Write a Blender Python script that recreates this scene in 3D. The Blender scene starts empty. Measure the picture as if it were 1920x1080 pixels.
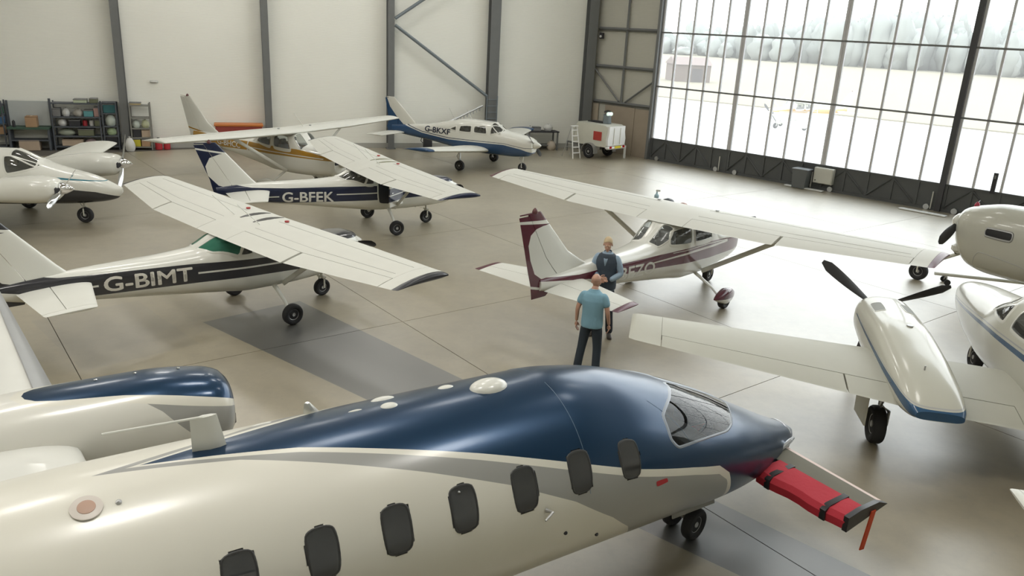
import bpy, bmesh, math, random
from mathutils import Vector, Matrix
random.seed(7)
R = math.radians
S = bpy.context.scene
COL = S.collection

# ---------------------------------------------------------------- camera, light, exposure
cam = bpy.data.cameras.new('camera')
cam.sensor_width = 36.0
cam.lens = 1476.54 / 1920 * 36
cam.clip_end = 2000
camo = bpy.data.objects.new('camera', cam)
COL.objects.link(camo)
camo.matrix_world = Matrix.Translation((0, 0, 5.857)) @ Matrix.Rotation(R(90 - 18.1955), 4, 'X') @ Matrix.Rotation(R(3.005), 4, 'Z')
S.camera = camo
S.view_settings.view_transform = 'Standard'
S.view_settings.look = 'None'
S.view_settings.exposure = 0.22
S.view_settings.gamma = 1.0
S.view_settings.use_curve_mapping = False
S.cycles.transparent_max_bounces = 12
S.cycles.max_bounces = 7
S.cycles.sample_clamp_indirect = 6.0
S.cycles.caustics_reflective = False
S.cycles.caustics_refractive = False
W = bpy.data.worlds.new('overcast_sky')
S.world = W
W.use_nodes = True
SKY_STRENGTH = 4.2
LAMP_WATTS = 205.0
_n = W.node_tree.nodes
_bg = _n['Background']
_tc = _n.new('ShaderNodeTexCoord'); _sx = _n.new('ShaderNodeSeparateXYZ'); _rp = _n.new('ShaderNodeValToRGB')
W.node_tree.links.new(_tc.outputs['Generated'], _sx.inputs[0])
W.node_tree.links.new(_sx.outputs['Z'], _rp.inputs[0])
W.node_tree.links.new(_rp.outputs[0], _bg.inputs['Color'])
_rp.color_ramp.elements[0].color = (1.0, 0.99, 0.97, 1); _rp.color_ramp.elements[1].color = (0.9, 0.95, 1.0, 1)
_bg.inputs['Strength'].default_value = SKY_STRENGTH

# ---------------------------------------------------------------- small helpers
def link(o): COL.objects.link(o); return o
def tag(o, label=None, cat=None, group=None, kind=None):
    for k, v in (('label', label), ('category', cat), ('group', group), ('kind', kind)):
        if v: o[k] = v
    return o
def thing(name, label, cat, loc=(0, 0, 0), rz=0.0, group=None):
    o = link(bpy.data.objects.new(name, None)); o.location = loc; o.rotation_euler = (0, 0, rz)
    o.empty_display_size = .2
    return tag(o, label, cat, group)
def sgn(v): return -1.0 if v < 0 else 1.0
def lerp(a, b, t): return a + (b - a) * t
def pchip(xs, ys):
    """monotone cubic through the points (xs ascending)"""
    n = len(xs); h = [xs[i + 1] - xs[i] for i in range(n - 1)]; d = [(ys[i + 1] - ys[i]) / h[i] for i in range(n - 1)]
    m = [0.0] * n; m[0] = d[0]; m[-1] = d[-1]
    for i in range(1, n - 1):
        if d[i - 1] * d[i] > 0:
            w1 = 2 * h[i] + h[i - 1]; w2 = h[i] + 2 * h[i - 1]; m[i] = (w1 + w2) / (w1 / d[i - 1] + w2 / d[i])
    def f(x):
        x = min(max(x, xs[0]), xs[-1]); i = 0
        while i < n - 2 and x > xs[i + 1]: i += 1
        t = (x - xs[i]) / h[i]; t2 = t * t; t3 = t2 * t
        return (2*t3 - 3*t2 + 1) * ys[i] + (t3 - 2*t2 + t) * h[i] * m[i] + (-2*t3 + 3*t2) * ys[i+1] + (t3 - t2) * h[i] * m[i+1]
    return f

class MB:
    """collects polygons of one mesh"""
    def __init__(s): s.v = []; s.f = []
    def add(s, vs, fs):
        o = len(s.v); s.v += [tuple(p) for p in vs]; s.f += [tuple(i + o for i in f) for f in fs]; return s
    def loft(s, rings, cap0=True, cap1=True, skip=None):
        n = len(rings[0]); vs = [p for r in rings for p in r]; fs = []
        for i in range(len(rings) - 1):
            for j in range(n):
                if skip and skip(i, j): continue
                k = (j + 1) % n
                fs.append((i*n + j, i*n + k, (i+1)*n + k, (i+1)*n + j))
        if cap0: fs.append(tuple(range(n))[::-1])
        if cap1: fs.append(tuple((len(rings)-1)*n + j for j in range(n)))
        return s.add(vs, fs)
    def box(s, c, d, M=None, bev=0.0):
        x, y, z = d[0]/2, d[1]/2, d[2]/2
        if bev <= 0:
            vs = [(-x,-y,-z),(x,-y,-z),(x,y,-z),(-x,y,-z),(-x,-y,z),(x,-y,z),(x,y,z),(-x,y,z)]
            fs = [(3,2,1,0),(4,5,6,7),(0,1,5,4),(1,2,6,5),(2,3,7,6),(3,0,4,7)]
        else:
            b = min(bev, .45*min(d)); rings = []
            for zz, i in ((-z, b), (-z + b, 0), (z - b, 0), (z, b)):
                X, Y = x - i, y - i; c_ = b*.6 if i == 0 else b*.3
                rings.append([(-X+c_,-Y,zz),(X-c_,-Y,zz),(X,-Y+c_,zz),(X,Y-c_,zz),(X-c_,Y,zz),(-X+c_,Y,zz),(-X,Y-c_,zz),(-X,-Y+c_,zz)])
            t = MB().loft(rings); vs, fs = t.v, t.f
        M = M or Matrix.Identity(3)
        return s.add([Vector(c) + M @ Vector(p) for p in vs], fs)
    def tube(s, path, rad, n=10, flat=1.0, up=None):
        rings = []; P = [Vector(p) for p in path]
        for i, p in enumerate(P):
            d = (P[min(i+1, len(P)-1)] - P[max(i-1, 0)]).normalized()
            u = Vector(up) if up else (Vector((0,0,1)) if abs(d.z) < .9 else Vector((0,1,0)))
            a = d.cross(u).normalized(); b = a.cross(d).normalized()
            r = rad[i] if isinstance(rad, (list, tuple)) else rad
            rings.append([p + a*math.cos(2*math.pi*k/n)*r + b*math.sin(2*math.pi*k/n)*r*flat for k in range(n)])
        return s.loft(rings)
    def lathe(s, prof, origin=(0,0,0), axis='x', n=24, M=None):
        """prof: (along, radius)"""
        o = Vector(origin); rings = []
        for a, r in prof:
            ring = []
            for k in range(n):
                c, q = math.cos(2*math.pi*k/n)*r, math.sin(2*math.pi*k/n)*r
                p = Vector((a, c, q)) if axis == 'x' else Vector((q, a, c)) if axis == 'y' else Vector((c, q, a))
                ring.append(o + (M @ p if M else p))
            rings.append(ring)
        return s.loft(rings)
    def prism(s, pts, a, b, axis='y'):
        """polygon pts extruded from a to b along axis"""
        def P(p, h): return (p[0], h, p[1]) if axis == 'y' else (h, p[0], p[1]) if axis == 'x' else (p[0], p[1], h)
        return s.loft([[P(p, a) for p in pts], [P(p, b) for p in pts]])
    def build(s, name, mat, parent=None, smooth=True, label=None, loc=None, rz=0.0, angle=35):
        me = bpy.data.meshes.new(name); me.from_pydata(s.v, [], s.f); me.validate(); me.update()
        bm = bmesh.new(); bm.from_mesh(me); bmesh.ops.recalc_face_normals(bm, faces=bm.faces); bm.to_mesh(me); bm.free()
        if mat: me.materials.append(mat)
        if smooth: me.shade_smooth(); me.set_sharp_from_angle(angle=R(angle))
        o = link(bpy.data.objects.new(name, me))
        if parent: o.parent = parent
        if loc: o.location = loc
        o.rotation_euler = (0, 0, rz)
        if label: o['label'] = label
        return o
def rotM(axis, deg): return Matrix.Rotation(R(deg), 3, axis)

# ---------------------------------------------------------------- materials
MATS = {}
def mat(name, col, rough=.5, metal=0.0, spec=.5, coat=0.0, var=.06, scale=3.0, bump=0.0, bscale=40.0, emit=None, es=0.0):
    if name in MATS: return MATS[name]
    m = bpy.data.materials.new(name); m.use_nodes = True; MATS[name] = m
    t = m.node_tree; b = t.nodes['Principled BSDF']
    b.inputs['Roughness'].default_value = rough; b.inputs['Metallic'].default_value = metal
    b.inputs['Specular IOR Level'].default_value = spec
    b.inputs['Coat Weight'].default_value = coat; b.inputs['Coat Roughness'].default_value = .06
    tc = t.nodes.new('ShaderNodeTexCoord'); nz = t.nodes.new('ShaderNodeTexNoise')
    nz.inputs['Scale'].default_value = scale; nz.inputs['Detail'].default_value = 5
    t.links.new(tc.outputs['Object'], nz.inputs['Vector'])
    mx = t.nodes.new('ShaderNodeMix'); mx.data_type = 'RGBA'
    mx.inputs['A'].default_value = tuple(c*(1-var) for c in col) + (1,); mx.inputs['B'].default_value = tuple(min(c*(1+var), 1) for c in col) + (1,)
    t.links.new(nz.outputs['Fac'], mx.inputs['Factor']); t.links.new(mx.outputs['Result'], b.inputs['Base Color'])
    if bump:
        n2 = t.nodes.new('ShaderNodeTexNoise'); n2.inputs['Scale'].default_value = bscale
        t.links.new(tc.outputs['Object'], n2.inputs['Vector'])
        bp = t.nodes.new('ShaderNodeBump'); bp.inputs['Strength'].default_value = bump; bp.inputs['Distance'].default_value = .01
        t.links.new(n2.outputs['Fac'], bp.inputs['Height']); t.links.new(bp.outputs['Normal'], b.inputs['Normal'])
    if emit:
        b.inputs['Emission Color'].default_value = tuple(emit) + (1,); b.inputs['Emission Strength'].default_value = es
    return m
def glass(name, tint, refl=.05, veil=0.0, rough=.02, vcol=(.95, .96, .96), dif=False):
    m = bpy.data.materials.new(name); m.use_nodes = True; t = m.node_tree; t.nodes.clear()
    out = t.nodes.new('ShaderNodeOutputMaterial'); tr = t.nodes.new('ShaderNodeBsdfTransparent'); tr.inputs[0].default_value = tuple(tint) + (1,)
    gl = t.nodes.new('ShaderNodeBsdfGlossy'); gl.inputs['Roughness'].default_value = rough
    fr = t.nodes.new('ShaderNodeLayerWeight'); fr.inputs['Blend'].default_value = .5
    mr = t.nodes.new('ShaderNodeMapRange'); mr.inputs['To Min'].default_value = refl; mr.inputs['To Max'].default_value = .95
    pw = t.nodes.new('ShaderNodeMath'); pw.operation = 'POWER'; pw.inputs[1].default_value = 4.5
    t.links.new(fr.outputs['Facing'], pw.inputs[0]); t.links.new(pw.outputs[0], mr.inputs['Value'])
    mx = t.nodes.new('ShaderNodeMixShader'); t.links.new(mr.outputs[0], mx.inputs[0])
    src = tr.outputs[0]
    if veil:
        tl = t.nodes.new('ShaderNodeBsdfDiffuse' if dif else 'ShaderNodeBsdfTranslucent'); tl.inputs[0].default_value = tuple(vcol) + (1,)
        m2 = t.nodes.new('ShaderNodeMixShader'); m2.inputs[0].default_value = veil
        nz = t.nodes.new('ShaderNodeTexNoise'); nz.inputs['Scale'].default_value = 1.5
        mr2 = t.nodes.new('ShaderNodeMapRange'); mr2.inputs['To Min'].default_value = veil*.8; mr2.inputs['To Max'].default_value = veil*1.2
        t.links.new(nz.outputs['Fac'], mr2.inputs['Value']); t.links.new(mr2.outputs[0], m2.inputs[0])
        t.links.new(tr.outputs[0], m2.inputs[1]); t.links.new(tl.outputs[0], m2.inputs[2]); src = m2.outputs[0]
    t.links.new(src, mx.inputs[1]); t.links.new(gl.outputs[0], mx.inputs[2]); t.links.new(mx.outputs[0], out.inputs[0])
    return m
def livery(name, base, bands, vmode='z', zc=0.0, rough=.22, coat=.35, urange=None, vrange=None, metal_for=None, var=.03, crough=.06):
    """flat paint bands; u and v are object coordinates. vmode 'z': u=x v=z; 'x': u=z v=x; 'ang': u=x v=angle from the top (deg); 'y': u=x v=|y|"""
    m = bpy.data.materials.new(name); m.use_nodes = True; t = m.node_tree; N = t.nodes; L = t.links
    b = N['Principled BSDF']; b.inputs['Roughness'].default_value = rough; b.inputs['Coat Weight'].default_value = coat; b.inputs['Coat Roughness'].default_value = crough
    tc = N.new('ShaderNodeTexCoord'); sx = N.new('ShaderNodeSeparateXYZ'); L.new(tc.outputs['Object'], sx.inputs[0])
    def M(op, a, c=None):
        n = N.new('ShaderNodeMath'); n.operation = op
        for i, q in enumerate((a, c)):
            if q is None: continue
            if hasattr(q, 'is_linked'): L.new(q, n.inputs[i])
            else: n.inputs[i].default_value = q
        return n.outputs[0]
    X, Y, Z = sx.outputs
    if vmode == 'z': u, v = X, Z
    elif vmode == 'x': u, v = Z, X
    elif vmode == 'y': u, v = X, M('ABSOLUTE', Y)
    else: u, v = X, M('MULTIPLY', M('ARCTAN2', M('ABSOLUTE', Y), M('SUBTRACT', Z, zc)), 57.29578)
    us = [p[0] for bd in bands for c in bd[1:3] if isinstance(c, list) for p in c] or [0, 1]
    vs = [p[1] for bd in bands for c in bd[1:3] if isinstance(c, list) for p in c] or [0, 1]
    u0, u1 = (min(us), max(us)); v0, v1 = min(vs), max(vs)
    un = M('DIVIDE', M('SUBTRACT', u, u0), u1 - u0)
    nz = N.new('ShaderNodeTexNoise'); nz.inputs['Scale'].default_value = 2.0; L.new(tc.outputs['Object'], nz.inputs['Vector'])
    mx = N.new('ShaderNodeMix'); mx.data_type = 'RGBA'; L.new(nz.outputs['Fac'], mx.inputs['Factor'])
    mx.inputs['A'].default_value = tuple(c*(1-var) for c in base) + (1,); mx.inputs['B'].default_value = tuple(c*(1+var) for c in base) + (1,)
    cur = mx.outputs['Result']; met = None
    def curve(c):
        if not isinstance(c, list): return c
        fc = N.new('ShaderNodeFloatCurve'); cv = fc.mapping.curves[0]; c = sorted(c)
        pts = [((p[0]-u0)/(u1-u0), (p[1]-v0)/(v1-v0)) for p in c]
        if pts[0][0] > 1e-6: pts.insert(0, (0.0, pts[0][1]))
        if pts[-1][0] < 1-1e-6: pts.append((1.0, pts[-1][1]))
        cv.points[0].location = pts[0]; cv.points[1].location = pts[-1]
        for p in pts[1:-1]: cv.points.new(*p)
        for p in cv.points: p.handle_type = 'VECTOR'
        fc.mapping.update(); L.new(un, fc.inputs['Value'])
        return M('ADD', M('MULTIPLY', fc.outputs[0], v1 - v0), v0)
    for bd in bands:
        col, lo, hi = bd[:3]; mask = None
        if lo is not None: mask = M('GREATER_THAN', v, curve(lo))
        if hi is not None:
            k = M('LESS_THAN', v, curve(hi)); mask = M('MULTIPLY', mask, k) if mask is not None else k
        if len(bd) > 3:
            k = M('MULTIPLY', M('GREATER_THAN', u, bd[3][0]), M('LESS_THAN', u, bd[3][1])); mask = M('MULTIPLY', mask, k) if mask is not None else k
        q = N.new('ShaderNodeMix'); q.data_type = 'RGBA'; L.new(mask, q.inputs['Factor']); L.new(cur, q.inputs['A']); q.inputs['B'].default_value = tuple(col) + (1,); cur = q.outputs['Result']
        if metal_for and col in metal_for:
            met = mask
    L.new(cur, b.inputs['Base Color'])
    if met is not None: L.new(M('MULTIPLY', met, .55), b.inputs['Metallic'])
    return m

WHITE = (.66, .66, .61)
M_white = mat('white_paint', WHITE, .25, coat=.3, var=.03)
M_white2 = mat('white_wing_paint', (.63, .63, .58), .5, spec=.3, var=.04)
M_rubber = mat('black_rubber', (.018, .018, .02), .75, bump=.2)
M_hub = mat('wheel_alloy', (.45, .45, .45), .4, metal=.7)
M_black = mat('black_paint', (.012, .012, .014), .35)
M_chrome = mat('polished_metal', (.75, .75, .75), .12, metal=1.0)
M_alu = mat('bare_aluminium', (.55, .56, .57), .35, metal=.9)
M_seat = mat('grey_seat_fabric', (.20, .20, .21), .85, bump=.2)
M_dark = mat('dark_interior', (.03, .03, .035), .7)
M_seam = mat('panel_gap_grey', (.33, .33, .31), .7)
M_steel = mat('grey_painted_steel', (.16, .165, .165), .5, var=.1)
M_steel2 = mat('blue_grey_steel', (.17, .20, .22), .5, var=.1)
G_clear = glass('clear_perspex', (.86, .89, .88), .05, veil=.16, vcol=(.5, .52, .5), dif=True)
G_green = glass('green_tinted_perspex', (.25, .55, .46), .04, veil=.72, vcol=(.05, .19, .13), dif=True)
G_smoke = glass('smoked_perspex', (.45, .46, .45), .06, veil=.16, vcol=(.3, .3, .27), dif=True)
G_pane = glass('dusty_hangar_glazing', (.93, .95, .95), .04, veil=.06, rough=.15)

# ---------------------------------------------------------------- aircraft building blocks
def pip(x, y, poly):
    c = False; j = len(poly) - 1
    for i in range(len(poly)):
        a, b = poly[i], poly[j]
        if (a[1] > y) != (b[1] > y) and x < (b[0]-a[0])*(y-a[1])/(b[1]-a[1]) + a[0]: c = not c
        j = i
    return c
def rounded(poly, it=3, k=.11):
    for q in range(it):
        o = []
        for i in range(len(poly)):
            a, b = poly[i], poly[(i+1) % len(poly)]; kk = k if q == 0 else .25
            o += [(a[0]+(b[0]-a[0])*kk, a[1]+(b[1]-a[1])*kk), (b[0]-(b[0]-a[0])*kk, b[1]-(b[1]-a[1])*kk)]
        poly = o
    return poly
class Fus:
    """fuselage surface: keys (x, halfwidth, ztop, zbottom, zmid, exponent)"""
    def __init__(s, keys):
        keys = sorted(keys); xs = [k[0] for k in keys]; s.x0, s.x1 = xs[0], xs[-1]
        s.f = [pchip(xs, [k[i] for k in keys]) for i in range(1, 6)]
    def at(s, x): return [f(x) for f in s.f]
    def pt0(s, x, t):
        w, zt, zb, zm, n = s.at(x); a = R(t); si, co = math.sin(a), math.cos(a); e = 2.0/n
        return Vector((x, w*sgn(si)*abs(si)**e, zm + ((zt-zm) if co >= 0 else (zm-zb))*sgn(co)*abs(co)**e))
    def nrm(s, x, t):
        a = s.pt0(x+.01, t) - s.pt0(x-.01, t); b = s.pt0(x, t+.7) - s.pt0(x, t-.7)
        n = b.cross(a)
        if n.length < 1e-9: return Vector((0, 0, 1))
        n.normalize(); p = s.pt0(x, t); w, zt, zb, zm, e = s.at(x)
        if n.dot(p - Vector((x, 0, zm))) < 0: n = -n
        return n
    def pt(s, x, t, off=0.0):
        p = s.pt0(x, t)
        return p + s.nrm(x, t)*off if off else p
    def tz(s, x, z, side):
        w, zt, zb, zm, n = s.at(x); h = (zt-zm) if z >= zm else (zm-zb)
        q = max(-1.0, min(1.0, (z-zm)/max(h, 1e-4))); c = sgn(q)*abs(q)**(n/2)
        return math.degrees(math.acos(c))*side
    def onside(s, x, z, side, off=0.0): return s.pt(x, s.tz(x, z, side), off)
    def mesh(s, name, m, parent, step=.05, nt=72, holes=(), x0=None, x1=None, caps=True):
        a = s.x0 if x0 is None else x0; b = s.x1 if x1 is None else x1; nx = max(4, int((b-a)/step))
        xs = [a + (b-a)*i/nx for i in range(nx+1)]; ts = [-180 + 360*j/nt for j in range(nt)]
        boxes = [(min(p[0] for p in h), max(p[0] for p in h), min(p[1] for p in h), max(p[1] for p in h), h) for h in holes]
        def skip(i, j):
            x = (xs[i]+xs[i+1])/2; t = ts[j] + 180/nt
            return any(q[0] <= x <= q[1] and q[2] <= t <= q[3] and pip(x, t, q[4]) for q in boxes)
        mb = MB().loft([[s.pt0(x, t) for t in ts] for x in xs], caps, caps, skip)
        return mb.build(name, m, parent, angle=50)
    def outline(s, poly, mode='z', side=-1, it=3, k=.11):
        """polygon (x,z) on a side, or (x,t), rounded -> (x,t)"""
        p = rounded(poly, it, k)
        return [(x, s.tz(x, z, side)) for x, z in p] if mode == 'z' else p
    def pane(s, name, out, m, parent, off=.002, rings=(1.0, .75, .5, .25)):
        cx = sum(p[0] for p in out)/len(out); ct = sum(p[1] for p in out)/len(out); n = len(out)
        R_ = [[s.pt(cx+(x-cx)*k, ct+(t-ct)*k, off) for x, t in out] for k in rings]
        mb = MB().loft(R_, False, False); o = len(mb.v); mb.v.append(tuple(s.pt(cx, ct, off))); b = (len(rings)-1)*n
        mb.f += [(b+j, b+(j+1) % n, o) for j in range(n)]
        return mb.build(name, m, parent)
    def frame(s, name, out, m, parent, wi=.02, wo=.03, h=.012):
        cx = sum(p[0] for p in out)/len(out); n = len(out); w = s.at(cx)[0]; kt = R(1)*max(w, .2)
        def offs(d):
            o = []
            ar = sum(out[i][0]*out[(i+1) % n][1]-out[(i+1) % n][0]*out[i][1] for i in range(n)); sg = 1 if ar > 0 else -1
            for i in range(n):
                a, b = out[i-1], out[(i+1) % n]; tx, tt = b[0]-a[0], (b[1]-a[1])*kt; L_ = math.hypot(tx, tt) or 1
                o.append((out[i][0] + sg*tt/L_*d, out[i][1] - sg*tx/L_*d/kt))
            return o
        A, B_, C_ = offs(-wi), offs((wo-wi)/2), offs(wo)
        mb = MB().loft([[s.pt(x, t, -.012) for x, t in A], [s.pt(x, t, h) for x, t in A], [s.pt(x, t, h) for x, t in B_], [s.pt(x, t, -.004) for x, t in C_]], False, False)
        return mb.build(name, m, parent)
    def window(s, parent, out, glassm, framem, name='window_pane', wi=.02, wo=.035):
        f = s.frame('window_frame', out, framem, parent, wi, wo)
        return s.pane(name, out, glassm, parent)
def foil(c0, c1, th, cam, n=9):
    up, lo = [], []
    for i in range(n+1):
        q = i/n; u = c0+(c1-c0)*(q**1.8 if c0 < .01 else q)
        yt = 5*th*(.2969*math.sqrt(u)-.126*u-.3516*u*u+.2843*u**3-.1036*u**4); yc = cam*4*u*(1-u)
        up.append((u, yc+yt)); lo.append((u, yc-yt))
    return up[::-1] + (lo[1:] if c0 < .01 else lo)
class Span:
    """lifting surface; stations (span, xLE, chord, height, thickness). vertical=True for fins"""
    def __init__(s, st, cam=.02, inc=.0, vertical=False, y0=0.0): s.st = sorted(st); s.cam = cam; s.inc = inc; s.vert = vertical; s.y0 = y0
    def at(s, q):
        st = s.st
        for i in range(len(st)-1):
            if q <= st[i+1][0] or i == len(st)-2:
                a, b = st[i], st[i+1]; k = (q-a[0])/(b[0]-a[0]); return [lerp(a[j], b[j], k) for j in range(1, 5)]
    def ring(s, q, c0, c1, side=1, shrink=1.0):
        xl, c, z, th = s.at(q); o = []
        for u, h in foil(c0, c1, th*shrink, s.cam):
            if s.vert: o.append((xl-u*c, s.y0+h*c, q))
            else: o.append((xl-u*c, side*q, z + h*c - s.inc*u*c))
        return o
    def panel(s, mb, a, b, c0, c1, side=1, ny=6, tip=0.0):
        br = [a] + [t[0] for t in s.st if a < t[0] < b] + [b]; qs = []
        for i in range(len(br)-1):
            qs += [lerp(br[i], br[i+1], k/ny) for k in range(ny)]
        qs.append(b); rings = [s.ring(q, c0, c1, side) for q in qs]
        if tip:
            for k, sh in ((.6, .8), (1.0, .35)): rings.append(s.ring(b+tip*k, c0+.02*k, c1-.02*k, side, sh))
        return mb.loft(rings)
def control(parent, sp, name, a, b, c0, m, side=1, c1=1.0, gap=.008):
    mb = MB(); sp.panel(mb, a, b, c0+gap, c1, side, 2); return mb.build(name, m, parent)
def wheel(parent, loc, r, w, yaw=0.0, name='wheel', hubm=None, rimr=.5):
    M = rotM('Z', yaw); o = Vector(loc); k = w/2
    prof = [(-k*.55, r*rimr), (-k*.85, r*.62), (-k, r*.78), (-k*.9, r*.91), (-k*.6, r*.985), (0, r), (k*.6, r*.985), (k*.9, r*.91), (k, r*.78), (k*.85, r*.62), (k*.55, r*rimr)]
    mb = MB().lathe(prof, o, 'y', 28, M); t = mb.build(name, M_rubber, parent)
    h = MB().lathe([(-k*.62, r*.06), (-k*.7, r*.16), (-k*.45, r*.2), (-k*.4, r*.4), (-k*.6, r*rimr*1.02), (k*.6, r*rimr*1.02), (k*.4, r*.4), (k*.45, r*.2), (k*.7, r*.16), (k*.62, r*.06)], o, 'y', 20, M)
    for q in range(5):
        a = 2*math.pi*q/5
        h.box(o + M @ Vector((math.cos(a)*r*.3, 0, math.sin(a)*r*.3)), (r*.16, k*1.05, r*.07), M @ rotM('Y', -math.degrees(a)))
    h.build('hub', hubm or M_hub, t); return t
def prop(parent, loc, rad, nb, ang0, m_blade=None, spin=(.30, .16), chord=.17, M=None, spinm=None, tipm=None, pitch=28):
    o = Vector(loc); M = M or Matrix.Identity(3); L_, r = spin
    MB().lathe([(-.12, r*.95), (0, r), (L_*.35, r*.88), (L_*.7, r*.55), (L_*.93, r*.22), (L_, .004)], o, 'x', 24, M).build('spinner', spinm or M_white, parent)
    for k in range(nb):
        a = R(ang0 + 360*k/nb); rings = []
        for i in range(9):
            q = i/8; rr = lerp(r*.8, rad, q); c = chord*(.45 + .55*math.sin(min(1, q*1.6)*math.pi/2))*(1 if q < .8 else math.sqrt(max(.12, 1-((q-.8)/.2)**2*.9)))
            tw = R(90-lerp(pitch+30, pitch-10, q)); ring = []
            for p in range(10):
                b = 2*math.pi*p/10; cx, cy = math.cos(b)*c/2, math.sin(b)*c*.07
                X = cx*math.cos(tw) - cy*math.sin(tw); T_ = cx*math.sin(tw) + cy*math.cos(tw)
                ring.append(o + M @ Vector((X, math.cos(a)*rr - math.sin(a)*T_, math.sin(a)*rr + math.cos(a)*T_)))
            rings.append(ring)
        MB().loft(rings).build('propeller_blade', m_blade or M_black, parent)
def text_mesh(body, bold=.012):
    cu = bpy.data.curves.new('lettering', 'FONT'); cu.body = body; cu.size = 1; cu.resolution_u = 4
    ob = link(bpy.data.objects.new('lettering', cu)); dg = bpy.context.evaluated_depsgraph_get()
    me = bpy.data.meshes.new_from_object(ob.evaluated_get(dg)); bpy.data.objects.remove(ob)
    if bold:
        vs = [v.co.copy() for v in me.vertices]; fs = [tuple(p.vertices) for p in me.polygons]; mb = MB()
        for dx, dy in ((0, 0), (bold, 0), (-bold, 0), (0, bold), (0, -bold)): mb.add([(v.x+dx, v.y+dy, v.z) for v in vs], fs)
        me = bpy.data.meshes.new('lettering'); me.from_pydata(mb.v, [], mb.f)
    return me
def letters_on(fus, body, x0, x1, z0, z1, m, parent, side=-1, off=.007, slope=0.0, name='registration_lettering', bold=.012):
    me = text_mesh(body, bold); bx = [v.co.x for v in me.vertices]; by = [v.co.y for v in me.vertices]
    ax, bx_, ay, by_ = min(bx), max(bx), min(by), max(by)
    bm = bmesh.new(); bm.from_mesh(me)
    for i in range(1, 9):
        bmesh.ops.bisect_plane(bm, geom=bm.verts[:]+bm.edges[:]+bm.faces[:], plane_co=(0, lerp(ay, by_, i/9), 0), plane_no=(0, 1, 0))
    for i in range(1, 25):
        bmesh.ops.bisect_plane(bm, geom=bm.verts[:]+bm.edges[:]+bm.faces[:], plane_co=(lerp(ax, bx_, i/25), 0, 0), plane_no=(1, 0, 0))
    bm.to_mesh(me); bm.free()
    for v in me.vertices:
        k = (v.co.x-ax)/(bx_-ax); x = lerp(x0, x1, k); z = lerp(z0, z1, (v.co.y-ay)/(by_-ay)) + slope*k
        v.co = fus.onside(x, z, side, off)
    me.materials.append(m); o = link(bpy.data.objects.new(name, me)); o.parent = parent
    return o
def flat_letters(body, M4, size, m, parent, name='lettering', bold=.01, depth=.004):
    me = text_mesh(body, bold); bx = [v.co.x for v in me.vertices]; by = [v.co.y for v in me.vertices]
    cx, cy = (min(bx)+max(bx))/2, (min(by)+max(by))/2; w, h = max(bx)-min(bx), max(by)-min(by)
    for v in me.vertices: v.co = M4 @ Vector(((v.co.x-cx)/w*size[0], (v.co.y-cy)/h*size[1], depth))
    me.materials.append(m); o = link(bpy.data.objects.new(name, me)); o.parent = parent; return o
def seat(parent, x, y, z, h=.62, m=None, w=.42, d=.42):
    mb = MB(); mb.box((x, y, z), (d, w, .14), None, .05)
    mb.box((x-d*.5, y, z+h*.5), (.12, w, h), rotM('Y', -10), .05); mb.box((x-d*.58, y, z+h*1.12), (.09, w*.6, .16), rotM('Y', -10), .03)
    return mb.build('seat', m or M_seat, parent)

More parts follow.
